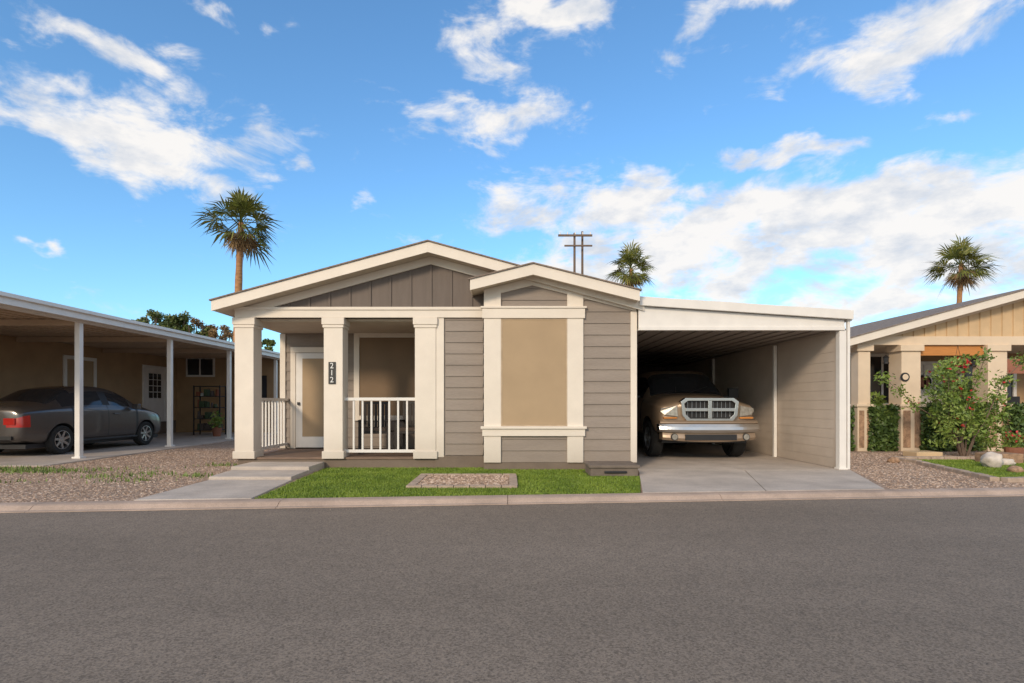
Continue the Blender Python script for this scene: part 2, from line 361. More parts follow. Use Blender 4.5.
def chair(x,y,rot):
    e=empty('patio_chair',(x,y,0.215),rot,1.1); m=MB()
    for sx in (-0.27,0.27):
        m.box(sx-0.025,sx+0.025,-0.27,-0.22,0,0.62,CHW); m.box(sx-0.025,sx+0.025,0.22,0.27,0,1.02,CHW); m.box(sx-0.035,sx+0.035,-0.3,0.219,0.621,0.65,CHW)
    m.box(-0.25,0.25,-0.26,0.24,0.38,0.43,CHW)
    for i in range(7): xx=-0.21+i*0.07; m.box(xx-0.03,xx+0.03,0.235,0.255,0.431,0.96,CHW)
    m.box(-0.244,0.244,0.225,0.265,0.961,1.02,CHW)
    m.box(-0.23,0.23,-0.24,0.2,0.431,0.5,CUSH)
    m.obj('frame',e,bevel=0.006)
chair(-2.95,12.4,0.15); chair(-2.1,12.4,-0.15)
m=MB(); m.cyl((-2.5,12.7,0.216),(-2.5,12.7,0.65),0.03,0.03,CHW); m.cyl((-2.5,12.7,0.65),(-2.5,12.7,0.68),0.22,0.22,CHW,24); m.cyl((-2.5,12.7,0.216),(-2.5,12.7,0.24),0.18,0.15,CHW,20); m.obj('patio_side_table')
# bay
bx0,bx1=-0.467,XR
bcx,bzp,bs=0.469,3.905,0.25
gable_roof(home,bcx,1.16,1.98,bzp,bs,10.48,14.0,nm='bay_roof')
bru=lambda x: bzp-bs*abs(x-bcx)-0.172
b=MB()
b.prism([(bx0,0.14),(bx1,0.14),(bx1,bru(bx1)),(bcx,bru(bcx)),(bx0,bru(bx0))],YB,YB+0.12,SIDING)
b.box(bx0,bx0+0.1,YB+0.121,YW-0.1,0.14,3.4,SIDING)
b.obj('bay_wall',home)
b=MB(); lapY(b,bx0+0.02,bx1-0.1,0.15,3.9,YB-0.001,SIDING,top=lambda x:bru(x)-0.005,ns=40); lapX(b,YB,YW,0.26,3.0,bx0-0.001,-1,SIDING); b.obj('bay_lap_siding',home,recalc=False)
b=MB()
t0,t1=PX(484,YB)-0.0,PX(501,YB); t2,t3=PX(567,YB),PX(583,YB)
yt=YB-0.06
for (p0,p1) in ((t0,t1),(t2,t3)):
    b.prism([(p0,0.145),(p1,0.145),(p1,bru(p1)-0.003),(p0,bru(p0)-0.003)],yt,YB-0.002,TRIM)
b.box(t0-0.03,t3+0.03,yt-0.025,YB-0.0021,2.94,3.13,TRIM)
b.box(t0-0.06,t3+0.06,yt-0.05,YB-0.0022,3.131,3.17,TRIM)
b.box(t0-0.03,t3+0.03,yt-0.025,YB-0.0021,0.66,0.80,TRIM)
b.box(t0-0.06,t3+0.06,yt-0.06,YB-0.0022,0.801,0.85,TRIM)
ff=0.15
b.prism([(bcx,bru(bcx)-0.001),(bx0,bru(bx0)-0.001),(bx0,bru(bx0)-ff),(bcx,bru(bcx)-ff)],yt+0.012,YB-0.003,TRIM)
b.prism([(bcx,bru(bcx)-0.001),(bcx,bru(bcx)-ff),(bx1,bru(bx1)-ff),(bx1,bru(bx1)-0.001)],yt+0.012,YB-0.003,TRIM)
b.box(bx1-0.11,bx1+0.012,yt+0.02,YB+0.12,0.145,bru(bx1)-ff-0.002,TRIM)
b.obj('bay_trim',home,bevel=0.005)
SF=mat('screen_frame',(0.48,0.36,0.24),0.6)
b=MB()
b.box(t1+0.03,t2-0.03,YB-0.05,YB-0.03,0.88,2.91,SCREEN)
for q in ((t1+0.001,t1+0.03),(t2-0.03,t2-0.001)): b.box(q[0],q[1],YB-0.057,YB-0.026,0.851,2.939,SF)
b.box(t1+0.031,t2-0.031,YB-0.056,YB-0.026,2.911,2.939,SF); b.box(t1+0.031,t2-0.031,YB-0.056,YB-0.026,0.851,0.879,SF)
b.obj('bay_window',home,bevel=0.003)
# ---- carport (attached)
cx0,cx1=2.52,6.42; yc=10.72; ye=22.0
zt=lambda x: 3.33-(x-2.5)*0.066
c=MB()
c.prism([(2.48,zt(cx0)),(6.56,zt(6.56)),(6.56,zt(6.56)-0.05),(2.48,zt(cx0)-0.05)],yc+0.05,ye,WHITE)
c.prism([(cx0,zt(cx0)+0.012),(6.6,zt(6.6)+0.012),(6.6,zt(6.6)-0.16),(cx0,zt(cx0)-0.16)],yc-0.03,yc+0.048,WHITE)
c.box(6.56,6.62,yc+0.05,ye,zt(6.6)-0.18,zt(6.6)+0.012,WHITE)
c.obj('carport_roof',home,bevel=0.006)
c=MB()
c.prism([(cx0,zt(cx0)-0.165),(6.48,zt(6.48)-0.165),(6.48,2.70),(cx0,2.70)],yc+0.07,yc+0.16,WHITE)
c.box(cx0,6.48,yc+0.045,yc+0.069,2.70,2.77,WHITE)
c.obj('carport_header',home,bevel=0.005)
c=MB()
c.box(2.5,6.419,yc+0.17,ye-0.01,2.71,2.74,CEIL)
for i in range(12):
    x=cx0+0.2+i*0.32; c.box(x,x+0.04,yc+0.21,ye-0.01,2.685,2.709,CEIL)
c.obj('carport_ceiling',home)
c=MB()
lapX(c,yc+0.3,ye,0.03,2.68,cx1,-1,PANEL,exp=0.19,dp=0.010); c.box(cx1+0.001,cx1+0.03,yc+0.2,ye,0.02,3.0,PANEL)
c.obj('carport_side_wall',home,recalc=False)
c=MB()
c.box(cx1-0.03,cx1+0.1,yc+0.07,yc+0.2,0.0,2.70,WHITE); c.box(cx1-0.05,cx1+0.12,yc+0.05,yc+0.22,0.0,0.05,WHITE)
c.box(cx1-0.1,cx1-0.031,13.3,13.38,0.0,2.67,WHITE); c.box(cx1-0.1,cx1-0.031,17.3,17.38,0.0,2.67,WHITE)
c.box(cx1+0.12,cx1+0.17,yc+0.06,yc+0.12,0.02,2.94,WHITE)
c.obj('carport_posts',home,bevel=0.006)
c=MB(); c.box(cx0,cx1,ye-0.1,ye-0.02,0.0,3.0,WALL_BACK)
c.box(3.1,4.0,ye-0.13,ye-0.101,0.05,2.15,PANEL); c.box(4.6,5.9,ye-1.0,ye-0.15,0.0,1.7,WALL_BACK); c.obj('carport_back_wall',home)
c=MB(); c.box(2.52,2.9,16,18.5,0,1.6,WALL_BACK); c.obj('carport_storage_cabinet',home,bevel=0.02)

# ================================================================= GROUND
def curbY(x): return 7.5+0.091*x
g=MB(); S=700
g.add([(-S,-S,-0.2),(S,-S,-0.2),(S,S,-0.2),(-S,S,-0.2)],[(0,1,2,3)],mat('desert_ground',(0.3,0.23,0.18),0.95,var=0.2,scale=0.05)); g.obj('ground')
g=MB(); X=120
g.slab([(-X,curbY(-X)-9.5),(X,curbY(X)-9.5),(X,curbY(X)+0.02),(-X,curbY(-X)+0.02)],-0.15,-0.06,ASPH); g.obj('road')
g=MB(); x=-60.0
prof=[(0,-0.1),(0.0,-0.052),(0.06,-0.045),(0.13,0.0),(0.18,0.012),(0.34,0.012),(0.34,-0.1)]
while x<60:
    x2=x+3.0-0.008
    n=len(prof); vs=[(x,curbY(x)+a,z) for a,z in prof]+[(x2,curbY(x2)+a,z) for a,z in prof]
    g.add(vs,[list(range(n)),list(range(2*n-1,n-1,-1))]+[(i,i+n,(i+1)%n+n,(i+1)%n) for i in range(n)],CURB)
    x+=3.0
g.obj('curb')
g=MB(); g.slab([(-X,curbY(-X)+0.341),(X,curbY(X)+0.341),(X,90),(-X,90)],-0.15,0.0,GRAVEL); g.obj('gravel_yard')
g=MB(); g.slab([(-X,curbY(-X)-30),(X,curbY(X)-30),(X,curbY(X)-9.51),(-X,curbY(-X)-9.51)],-0.15,0.0,GRAVEL); g.obj('gravel_yard')
g=MB()
y1=10.72
ap=[(1.93,curbY(1.93)+0.345),(5.62,curbY(5.62)+0.345),(6.55,y1-0.01),(2.5,y1-0.01)]
def lerp(a,b,t): return (a[0]+(b[0]-a[0])*t,a[1]+(b[1]-a[1])*t)
g.slab([ap[0],lerp(ap[0],ap[1],0.4975),lerp(ap[3],ap[2],0.4975),ap[3]],-0.05,0.018,CONC)
g.slab([lerp(ap[0],ap[1],0.5015),ap[1],ap[2],lerp(ap[3],ap[2],0.5015)],-0.05,0.018,CONC)
for a,b in ((10.72,14.4),(14.41,18.2),(18.21,22)):
    g.box(2.5,4.49,a,b,-0.05,0.02,CONC); g.box(4.5,6.55,a,b,-0.05,0.02,CONC)
g.obj('driveway')
g=MB()
g.box(-5.1,-3.66,10.3,11.17,-0.03,0.13,CONC)
g.slab([(-5.0,9.35),(-3.62,9.35),(-3.66,10.29),(-5.08,10.29)],-0.03,0.07,CONC)
g.slab([(-4.95,curbY(-4.9)+0.345),(-3.45,curbY(-3.45)+0.345),(-3.6,9.34),(-4.98,9.34)],-0.03,0.022,CONC)
g.obj('walkway',bevel=0.01)
lawn=[(-3.42,curbY(-3.42)+0.345),(1.9,curbY(1.9)+0.345),(2.3,9.75),(2.42,10.85),(-0.47,10.87),(-0.48,11.15),(-3.62,11.15)]
g=MB(); g.slab(lawn,-0.02,0.006,TURF); LAWN=g.obj('lawn')
g=MB(); bx=(-1.55,0.15,8.5,9.98)
for k in range(7):
    a=bx[0]+k*(bx[1]-bx[0])/7; b_=a+(bx[1]-bx[0])/7-0.01
    g.box(a,b_,bx[2],bx[2]+0.13,0,0.045,PAVER); g.box(a,b_,bx[3]-0.13,bx[3],0,0.045,PAVER)
for k in range(5):
    a=bx[2]+0.135+k*(1.48-0.27)/5; b_=a+(1.48-0.27)/5-0.01
    g.box(bx[0],bx[0]+0.13,a,b_,0,0.045,PAVER); g.box(bx[1]-0.13,bx[1],a,b_,0,0.045,PAVER)
g.box(bx[0]+0.131,bx[1]-0.131,bx[2]+0.131,bx[3]-0.131,0,0.03,GRAVEL)
g.obj('paver_bed',bevel=0.006)
g=MB(); g.box(1.46,2.3,9.9,10.6,0,0.15,BOXM); g.box(1.43,2.33,9.87,10.63,0.151,0.2,BOXM); g.box(1.7,2.1,9.868,9.9,0.06,0.1,BLACK); g.obj('utility_box',bevel=0.01)

def inpoly(px,py,poly):
    ins=np.zeros(len(px),bool); n=len(poly); j=n-1
    for i in range(n):
        xi,yi=poly[i]; xj,yj=poly[j]
        c=((yi>py)!=(yj>py))&(px<(xj-xi)*(py-yi)/(yj-yi+1e-12)+xi); ins^=c; j=i
    return ins
def scatter(poly,n,excl=None):
    P=np.array(poly); lo=P.min(0); hi=P.max(0)
    q=rng.uniform(lo,hi,(n,2)); k=inpoly(q[:,0],q[:,1],poly)
    if excl:
        for e in excl: k&=~((q[:,0]>e[0])&(q[:,0]<e[1])&(q[:,1]>e[2])&(q[:,1]<e[3]))
    return q[k]
def fastobj(name,V,Fc,mats,midx=None,parent=None):
    me=bpy.data.meshes.new(name); me.from_pydata(V.tolist(),[],Fc.tolist())
    for m in mats: me.materials.append(m)
    if midx is not None: me.polygons.foreach_set('material_index',midx.tolist())
    me.update(); o=bpy.data.objects.new(name,me); col.objects.link(o)
    if parent: o.parent=parent
    return o
def grass(name,q,h=(0.02,0.045),wd=0.005,parent=None,m=GRASSM,z=0.0):
    n=len(q); a=rng.uniform(0,6.283,n); hh=rng.uniform(*h,n); t=rng.normal(0,0.012,(n,2))
    V=np.zeros((n,3,3)); dx=np.cos(a)*wd; dy=np.sin(a)*wd
    V[:,0,0]=q[:,0]-dx;V[:,0,1]=q[:,1]-dy; V[:,1,0]=q[:,0]+dx;V[:,1,1]=q[:,1]+dy
    V[:,2,0]=q[:,0]+t[:,0];V[:,2,1]=q[:,1]+t[:,1];V[:,2,2]=hh
    V[:,:,2]+=z
    return fastobj(name,V.reshape(-1,3),np.arange(3*n).reshape(-1,3),[m],parent=parent)
grass('grass_blades',scatter(lawn,80000,[(bx[0]-.01,bx[1]+.01,bx[2]-.01,bx[3]+.01),(1.4,2.36,9.85,10.7)]),(0.015,0.035),wd=0.006,z=0.004,parent=LAWN)
def stones(name,q,s=(0.01,0.03),z=0.0,m=STONES):
    n=len(q); base=np.array([(1,0,0),(-1,0,0),(0,1,0),(0,-1,0),(0,0,1),(0,0,-1)],float)
    f=np.array([(0,2,4),(2,1,4),(1,3,4),(3,0,4),(2,0,5),(1,2,5),(3,1,5),(0,3,5)])
    sz=rng.uniform(*s,n); V=base[None]*sz[:,None,None]*rng.uniform(0.6,1.4,(n,6,1)); V[:,:,2]*=0.45
    a=rng.uniform(0,6.28,n); ca,sa=np.cos(a),np.sin(a)
    x=V[:,:,0]*ca[:,None]-V[:,:,1]*sa[:,None]; y=V[:,:,0]*sa[:,None]+V[:,:,1]*ca[:,None]
    V[:,:,0]=x+q[:,0][:,None];V[:,:,1]=y+q[:,1][:,None];V[:,:,2]+=z+sz[:,None]*0.15
    Fc=(f[None]+6*np.arange(n)[:,None,None]).reshape(-1,3)
    return fastobj(name,V.reshape(-1,3),Fc,[m])
leftg=[(-13,curbY(-13)+0.36),(-4.97,curbY(-4.97)+0.36),(-5.1,9.4),(-5.2,11.1),(-5.45,11.2),(-5.45,16),(-9.4,16),(-9.4,11.6),(-13,11.3)]
rightg=[(5.75,curbY(5.75)+0.36),(12.5,curbY(12.5)+0.36),(12.5,14.6),(6.62,14.6),(6.62,10.7)]
v1=scatter(leftg,34000); v2=scatter(rightg,22000); v3=scatter([(bx[0]+.14,bx[2]+.14),(bx[1]-.14,bx[2]+.14),(bx[1]-.14,bx[3]-.14),(bx[0]+.14,bx[3]-.14)],1500)
stones('gravel_stones',np.concatenate([v1,v2]),(0.008,0.022))
stones('gravel_stones',v3,(0.01,0.028),z=0.03)
stones('gravel_stones',scatter([(-9,curbY(-9)+.05),(1.9,curbY(1.9)+.05),(1.9,curbY(1.9)-.25),(-9,curbY(-9)-.25)],160),(0.004,0.009),z=-0.055)
wq=[]
for cxw,cyw,r_,n_ in ((-8.9,10.6,0.5,420),(-9.7,10.9,0.45,380),(-6.9,9.8,0.3,100),(-6.3,9.3,0.3,70),(-5.6,9.9,0.25,90),(-7.8,10.9,0.5,90),(-6.6,10.2,0.3,80),(-8.2,9.2,.25,30),(-5.9,11.6,.2,90)):
    wq.append(np.stack([rng.normal(cxw,r_,n_),rng.normal(cyw,r_*0.4,n_)],1))
grass('weeds',np.concatenate(wq),(0.02,0.09),0.012,m=leafmat('weed_leaves',(0.09,0.15,0.02),(0.15,0.22,0.04),(0.24,0.3,0.08)))

# ================================================================= LEFT NEIGHBOUR
nb=empty('neighboring_house')
xe=-9.72
m=MB()
m.box(-24,xe,9.6,25.2,3.28,3.36,WHITE); m.obj('carport_roof',nb)
m=MB(); m.box(xe,xe+0.05,9.55,25.25,3.2,3.42,WHITE); m.box(xe+0.051,xe+0.12,9.55,25.25,3.34,3.42,WHITE); m.box(-24,xe-0.001,9.55,9.6,3.2,3.42,WHITE); m.box(-10.02,-9.9,9.61,25,3.17,3.279,WHITE); m.obj('roof_fascia',nb,bevel=0.006)
m=MB()
for i in range(30):
    x=-10.3-i*0.3
    if x<-14.4: break
    m.box(x,x+0.05,9.61,24.9,3.235,3.279,TANCEIL)
m.box(-24,-10.03,9.61,24.9,3.255,3.278,TANCEIL)
for y in (13.0,16.5,20.0): m.box(-14.45,-10.03,y-0.05,y+0.05,3.1,3.234,TANCEIL)
m.obj('carport_ceiling',nb)
m=MB()
for y in (13.0,16.5,20.0,24.0):
    m.box(-10.02,-9.9,y-0.06,y+0.06,0,3.17,WHITE); m.box(-10.06,-9.86,y-0.1,y+0.1,0,0.06,WHITE)
m.obj('carport_posts',nb,bevel=0.008)
m=MB(); m.box(-24,-14.5,9.7,25,0,3.25,TAN); m.box(-14.499,-9.9,24.5,24.7,0,3.24,TAN); 
m.box(-14.499,-14.47,9.7,24.4,0.0,0.55,SKIRT)
m.obj('walls',nb)
m=MB(); Xw=-14.5
def winX(y0,y1,z0,z1,inner,fw=0.12):
    m.box(Xw+0.002,Xw+0.03,y0,y1,z0,z1,inner)
    m.box(Xw+0.003,Xw+0.06,y0-fw,y0,z0-fw,z1+fw,WHITE); m.box(Xw+0.003,Xw+0.06,y1,y1+fw,z0-fw,z1+fw,WHITE)
    m.box(Xw+0.003,Xw+0.059,y0+.001,y1-.001,z1,z1+fw,WHITE); m.box(Xw+0.003,Xw+0.059,y0+.001,y1-.001,z0-fw,z0,WHITE)
winX(18.35,19.55,0.7,2.75,SCREEN)
winX(13.8,15.0,1.6,2.6,SCREEN)
winX(22.3,23.6,0.65,2.7,WHITE)
m.box(Xw+0.031,Xw+0.04,22.55,23.35,1.5,2.5,GLASS)
for k in range(1,3): m.box(Xw+0.041,Xw+0.05,22.55+k*0.266-0.015,22.55+k*0.266+0.015,1.5,2.5,WHITE)
for k in range(1,4): m.box(Xw+0.041,Xw+0.051,22.55,23.35,1.5+k*0.25-0.015,1.5+k*0.25+0.015,WHITE)
m.obj('side_windows_and_door',nb,bevel=0.004)
m=MB(); a,b_=PX(187,24.4),PX(212,24.4); c0,c1=PZ(375,24.4),PZ(359,24.4)
m.box(a,b_,24.44,24.49,c0,c1,GLASS); m.box(a-0.08,b_+0.08,24.46,24.498,c0-0.08,c1+0.08,WHITE); m.box((a+b_)/2-0.03,(a+b_)/2+0.03,24.43,24.439,c0,c1,WHITE)
a,b_=PX(256,24.4),PX(266,24.4); m.box(a,b_,24.44,24.497,1.1,2.5,GLASS)
m.obj('back_window',nb)
m=MB(); m.box(-24,-9.5,11.45,25,-0.03,0.02,CONC); m.obj('carport_slab')
sh=MB(); a,b_,y0,y1=PX(193,22.3),PX(220,22.3),22.3,22.8
for x in (a,b_-0.04):
    for y in (y0,y1-0.04): sh.box(x,x+0.04,y,y+0.04,0.02,2.0,BLACK)
for z in (0.2,0.65,1.1,1.55,1.95): sh.box(a,b_,y0+0.001,y1-0.001,z,z+0.03,BLACK)
SHF=sh.obj('storage_shelf')
shc=[mat('bin_a',(0.3,0.1,0.05)),mat('bin_b',(0.5,0.5,0.48)),mat('bin_c',(0.06,0.1,0.05)),mat('bin_d',(0.1,0.08,0.07))]
it=MB()
for z in (0.23,0.68,1.13,1.58):
    x=a+0.06
    while x<b_-0.15:
        w_=random.uniform(0.08,0.2); h_=random.uniform(0.12,0.34); mm=random.choice(shc)
        if random.random()<0.5: it.box(x,x+w_,y0+0.1,y1-0.1,z+0.001,z+h_,mm)
        else: it.cyl((x+w_/2,y0+0.2,z+0.001),(x+w_/2,y0+0.2,z+h_),w_/2,w_/2.6,mm,12)
        x+=w_+random.uniform(0.01,0.08)
it.obj('storage_items',SHF,bevel=0.005)
TERRA=mat('terracotta',(0.3,0.12,0.07))
pp=MB(); px_=PX(217,21.5)
pp.cyl((px_,21.5,0.02),(px_,21.5,0.35),0.13,0.18,TERRA,16)
POT=pp.obj('potted_plant')

def leafcloud(name,P,size,m,parent=None,aspect=0.55):
    n=len(P); a=rng.normal(size=(n,3)); a/=np.linalg.norm(a,axis=1)[:,None]
    b=rng.normal(size=(n,3)); b-= (a*b).sum(1)[:,None]*a; b/=np.linalg.norm(b,axis=1)[:,None]
    s=size*rng.uniform(0.6,1.4,n)[:,None]
    V=np.stack([P-a*s,P-b*s*aspect*0.8,P+a*s,P+b*s*aspect*0.8],1)
    return fastobj(name,V.reshape(-1,3),np.arange(4*n).reshape(-1,4),[m],parent=parent)
def lobes(specs,n,shell=0.5):
    out=[]
    for (x,y,z,rx,ry,rz,wt) in specs:
        k=int(n*wt); d=rng.normal(size=(k,3)); d/=np.linalg.norm(d,axis=1)[:,None]
        r=rng.uniform(shell,1.05,k)[:,None]
        out.append(np.array([x,y,z])+d*r*np.array([rx,ry,rz]))
    return np.concatenate(out)
P=lobes([(px_,21.5,0.65,0.3,0.3,0.35,1)],160,0.1); leafcloud('plant_leaves',P,0.07,SHRUB,POT)

# ================================================================= RIGHT NEIGHBOUR
nr=empty('neighboring_house')
rc,rzp,rs=14.0,4.38,0.276
gable_roof(nr,rc,5.05,5.05,rzp,rs,14.75,22.5)
ru=lambda x: rzp-rs*abs(x-rc)-0.172
m=MB(); m.prism([(9.2,2.9),(18.8,2.9),(18.8,ru(18.8)),(rc,ru(rc)),(9.2,ru(9.2))],15.2,15.3,TAN2)
x=9.5
while x<18.6:
    if ru(x)>3.25: m.prism([(x,3.1),(x+0.05,3.1),(x+0.05,ru(x+0.05)-0.13),(x,ru(x)-0.13)],15.175,15.199,TAN2)
    x+=0.3
m.obj('gable_wall',nr)
m=MB(); m.box(9.15,18.85,15.12,15.34,2.87,3.1,CREAM); 
m.prism([(rc,ru(rc)-0.001),(9.2,ru(9.2)-0.001),(9.2,ru(9.2)-0.12),(rc,ru(rc)-0.12)],15.15,15.19,CREAM)
m.prism([(rc,ru(rc)-0.001),(rc,ru(rc)-0.12),(18.8,ru(18.8)-0.12),(18.8,ru(18.8)-0.001)],15.15,15.19,CREAM)
m.obj('porch_beam',nr)
m=MB(); m.box(9.2,18.8,17.6,17.75,0,3.1,TAN); m.box(9.2,9.32,17.751,22.3,0,2.9,TAN); m.box(18.68,18.8,17.751,22.3,0,2.9,TAN); m.box(9.3,18.7,22.15,22.3,0,2.9,TAN)
m.box(9.35,18.7,15.35,17.59,2.86,2.95,SOFFIT); m.box(9.2,18.8,15.3,17.59,0,0.2,CONC)
m.obj('walls',nr)
m=MB()
a,b_=PX(870,17.5),PX(896,17.5)
for (a,b_,z0,z1,fr_) in ((a,b_,1.3,2.75,GLASS),(12.6,13.5,0.2,2.5,WHITE),(14.2,15.8,1.2,2.6,GLASS)):
    m.box(a,b_,17.54,17.599,z0,z1,fr_)
    m.box(a-0.1,a,17.5,17.598,z0-0.1,z1+0.1,WHITE); m.box(b_,b_+0.1,17.5,17.598,z0-0.1,z1+0.1,WHITE); m.box(a,b_,17.501,17.598,z1,z1+0.1,WHITE); m.box(a,b_,17.501,17.598,z0-0.1,z0,WHITE)
    m.box((a+b_)/2-0.03,(a+b_)/2+0.03,17.52,17.539,z0,z1,WHITE)
m.obj('windows_and_door',nr)
m=MB()
for (a,b_) in ((856,868),(899,918),(985,1004),(1075,1094)):
    x0,x1=PX(a,15.2),PX(b_,15.2); w_=(x1-x0)
    m.box(x0,x1,15.1,15.1+w_,1.25,2.87,CREAM); m.box(x0-0.06,x1+0.06,15.04,15.16+w_,2.7,2.869,CREAM)
    m.box(x0-0.05,x1+0.05,15.05,15.15+w_,0,1.2,CREAM)
    wd=(x1-x0+0.1)
    for k in range(2):
        xx=x0-0.05+wd*(k+0.5)/2; m.box(xx-wd*0.16,xx+wd*0.16,15.035,15.049,0.1,1.1,STONE)
    m.box(x0-0.09,x1+0.09,15.01,15.19+w_,1.201,1.27,CREAM)
m.obj('porch_columns',nr,bevel=0.008)
m=MB()
z=2.86
for i in range(9): m.box(PX(920,15.2),PX(984,15.2),15.2,15.22,z-0.028,z-0.002,BAMBOO); z-=0.03
m.obj('bamboo_shade',nr)
# porch decor
m=MB()
m.cyl((PX(907,15.0),15.09,2.0),(PX(907,15.0),15.06,2.0),0.12,0.12,BLACK,20); m.cyl((PX(907,15.0),15.059,2.0),(PX(907,15.0),15.05,2.0),0.08,0.08,CREAM,20)
m.cyl((PX(925,17.5),17.59,1.95),(PX(925,17.5),17.54,1.95),0.24,0.24,WOOD,24); m.cyl((PX(925,17.5),17.539,1.95),(PX(925,17.5),17.52,1.95),0.17,0.17,TERRA,24)
m.box(PX(1008,17),PX(1020,17),17.0,17.4,0.2,1.5,BLACK); m.box(PX(1005,15.3),PX(1024,15.3),15.25,15.27,2.1,2.5,TERRA)
m.obj('wall_decorations',nr,bevel=0.01)
def lantern(x,y,z):
    m=MB(); m.cyl((x,y,z+0.2),(x,y,z+0.45),0.004,0.004,BLACK,5); m.cyl((x,y,z+0.14),(x,y,z+0.2),0.09,0.02,BLACK,8); m.cyl((x,y,z),(x,y,z+0.14),0.06,0.07,GLASS,8); m.cyl((x,y,z-0.03),(x,y,z),0.08,0.08,BLACK,8); m.obj('hanging_lantern')
lantern(PX(886,15.5),15.5,2.42); lantern(PX(973,15.5),15.5,2.35)
def hedge(name,x0,x1,y,z0,z1,n):
    e=empty(name); m=MB()
    nx=int((x1-x0)/0.18)
    for i in range(nx+1): m.box(x0+i*(x1-x0)/nx-0.012,x0+i*(x1-x0)/nx+0.012,y-0.012,y+0.012,z0,z1,WOOD)
    for z in (z0+0.1,(z0+z1)/2,z1-0.03): m.box(x0,x1,y-0.03,y-0.013,z,z+0.03,WOOD)
    m.box(x0,x1,y+0.02,y+0.05,z0+0.02,z1-0.05,IVY)
    m.obj('lattice',e)
    P=np.stack([rng.uniform(x0,x1,n),rng.normal(y-0.04,0.05,n),rng.uniform(z0,z1,n)+rng.normal(0,0.03,n)],1)
    leafcloud('ivy',P,0.055,IVY,e,0.8)
hedge('ivy_trellis_fence',PX(847,15),PX(856,15),15.2,0.05,1.2,900)
hedge('ivy_trellis_fence',PX(869,15),PX(898,15),15.1,0.05,1.2,3400)
hedge('ivy_trellis_fence',PX(921,15),PX(984,15),15.1,0.05,1.25,6500)
hedge('ivy_trellis_fence',PX(1004,15),PX(1075,15),15.1,0.05,1.25,5000)
m=MB(); m.box(9.3,9.6,17.2,17.58,1.2,1.9,WHITE); m.cyl((9.45,17.19,1.6),(9.45,17.12,1.6),0.09,0.09,GLASS,16); m.cyl((9.45,17.4,1.9),(9.45,17.4,2.9),0.03,0.03,WHITE,8); m.obj('electric_meter',nr,bevel=0.01)
# shrub tree
st=empty('flowering_shrub'); bxs,bys=PX(964,13.4),13.4
m=MB(); random.seed(8); tips=[]
for i in range(12):
    a=random.uniform(0,6.28); p=Vector((bxs+0.05*math.cos(a),bys+0.05*math.sin(a),0)); r=0.026
    d=Vector((math.cos(a)*0.34,math.sin(a)*0.3,1)).normalized()
    for k in range(5):
        q=p+d*random.uniform(0.35,0.56); m.cyl(p,q,r,r*0.75,WOOD,7); p=q; r*=0.72
        d=(d+Vector((random.uniform(-.4,.4),random.uniform(-.4,.4),random.uniform(-0.05,.15)))).normalized()
        if k>0: tips.append(tuple(p))
m.obj('stems',st)
sp=[(t[0],t[1],t[2],0.27,0.22,0.23,1) for t in tips]+[(bxs+random.uniform(-.8,.9),bys+random.uniform(-.4,.4),random.uniform(0.3,1.3),0.26,0.25,0.22,1) for _ in range(22)]
P=lobes(sp,85,0.1); leafcloud('leaves',P,0.048,SHRUB,st,0.55)
P=lobes([(t[0],t[1]-0.1,t[2],0.25,0.2,0.2,1) for t in tips[::3]],5,0.5); leafcloud('blossoms',P,0.035,RED,st,0.9)
hb=MB(); hx=PX(952,15.4)
for dx,dy in ((0.12,0),(-0.12,0),(0,0.12)): hb.cyl((hx+dx,15.2+dy,2.3),(hx,15.2,2.86),0.005,0.005,BLACK,5)
hb.cyl((hx,15.2,2.1),(hx,15.2,2.32),0.08,0.16,WOOD,14); HB=hb.obj('hanging_flower_basket')
leafcloud('petals',lobes([(hx,15.1,2.38,0.24,0.2,0.14,1)],260,0.3),0.045,RED,HB,0.9); leafcloud('basket_leaves',lobes([(hx,15.2,2.25,0.25,0.2,0.2,1)],200,0.3),0.05,IVY,HB,0.8)
for i,(qx,qy,h_) in enumerate(((PX(880,15.6),15.8,1.55),(PX(940,16),16.2,1.5),(PX(972,16.4),16.6,1.9))):
    m=MB(); m.cyl((qx,qy,0.2),(qx,qy,0.55),0.14,0.2,STONE,16); m.cyl((qx,qy,0.5),(qx,qy,h_-0.3),0.02,0.012,WOOD,6); o=m.obj('potted_plant')
    leafcloud('plant_leaves',lobes([(qx,qy,h_-0.35,0.28,0.28,0.4,1)],240,0.1),0.08,LEAFD if i%2 else SHRUB,o)
m=MB(); qx,qy=PX(1014,12.9),12.9; m.cyl((qx,qy,0),(qx,qy,0.28),0.14,0.19,TERRA,16); o=m.obj('potted_plant')
leafcloud('plant_leaves',lobes([(qx,qy,0.42,0.24,0.22,0.2,1)],160,0.1),0.05,SHRUB,o); leafcloud('flowers',lobes([(qx,qy,0.5,0.22,0.2,0.16,1)],60,0.6),0.035,RED,o,0.9)
rl=[(PX(928,11.8),11.9),(PX(1000,9.3),9.35),(11.5,9.6),(12.4,12.7),(8.9,12.7)]
g=MB(); g.slab(rl,-0.02,0.012,TURF); RL=g.obj('lawn')
grass('grass_blades',scatter(rl,36000),(0.015,0.035),wd=0.007,z=0.01,parent=RL)
g=MB()
def pave_line(g,p,q,w=0.14,l=0.3,z=0.07):
    p=Vector(p);q=Vector(q); d=(q-p); L_=d.length; d.normalize(); n_=Vector((-d.y,d.x)); k=int(L_/l)
    for i in range(k):
        a=p+d*(i*l+0.005); b=p+d*((i+1)*l-0.01)
        g.slab([tuple(a-n_*w/2),tuple(b-n_*w/2),tuple(b+n_*w/2),tuple(a+n_*w/2)],-0.02,z+random.uniform(-.006,.006),PAVER)
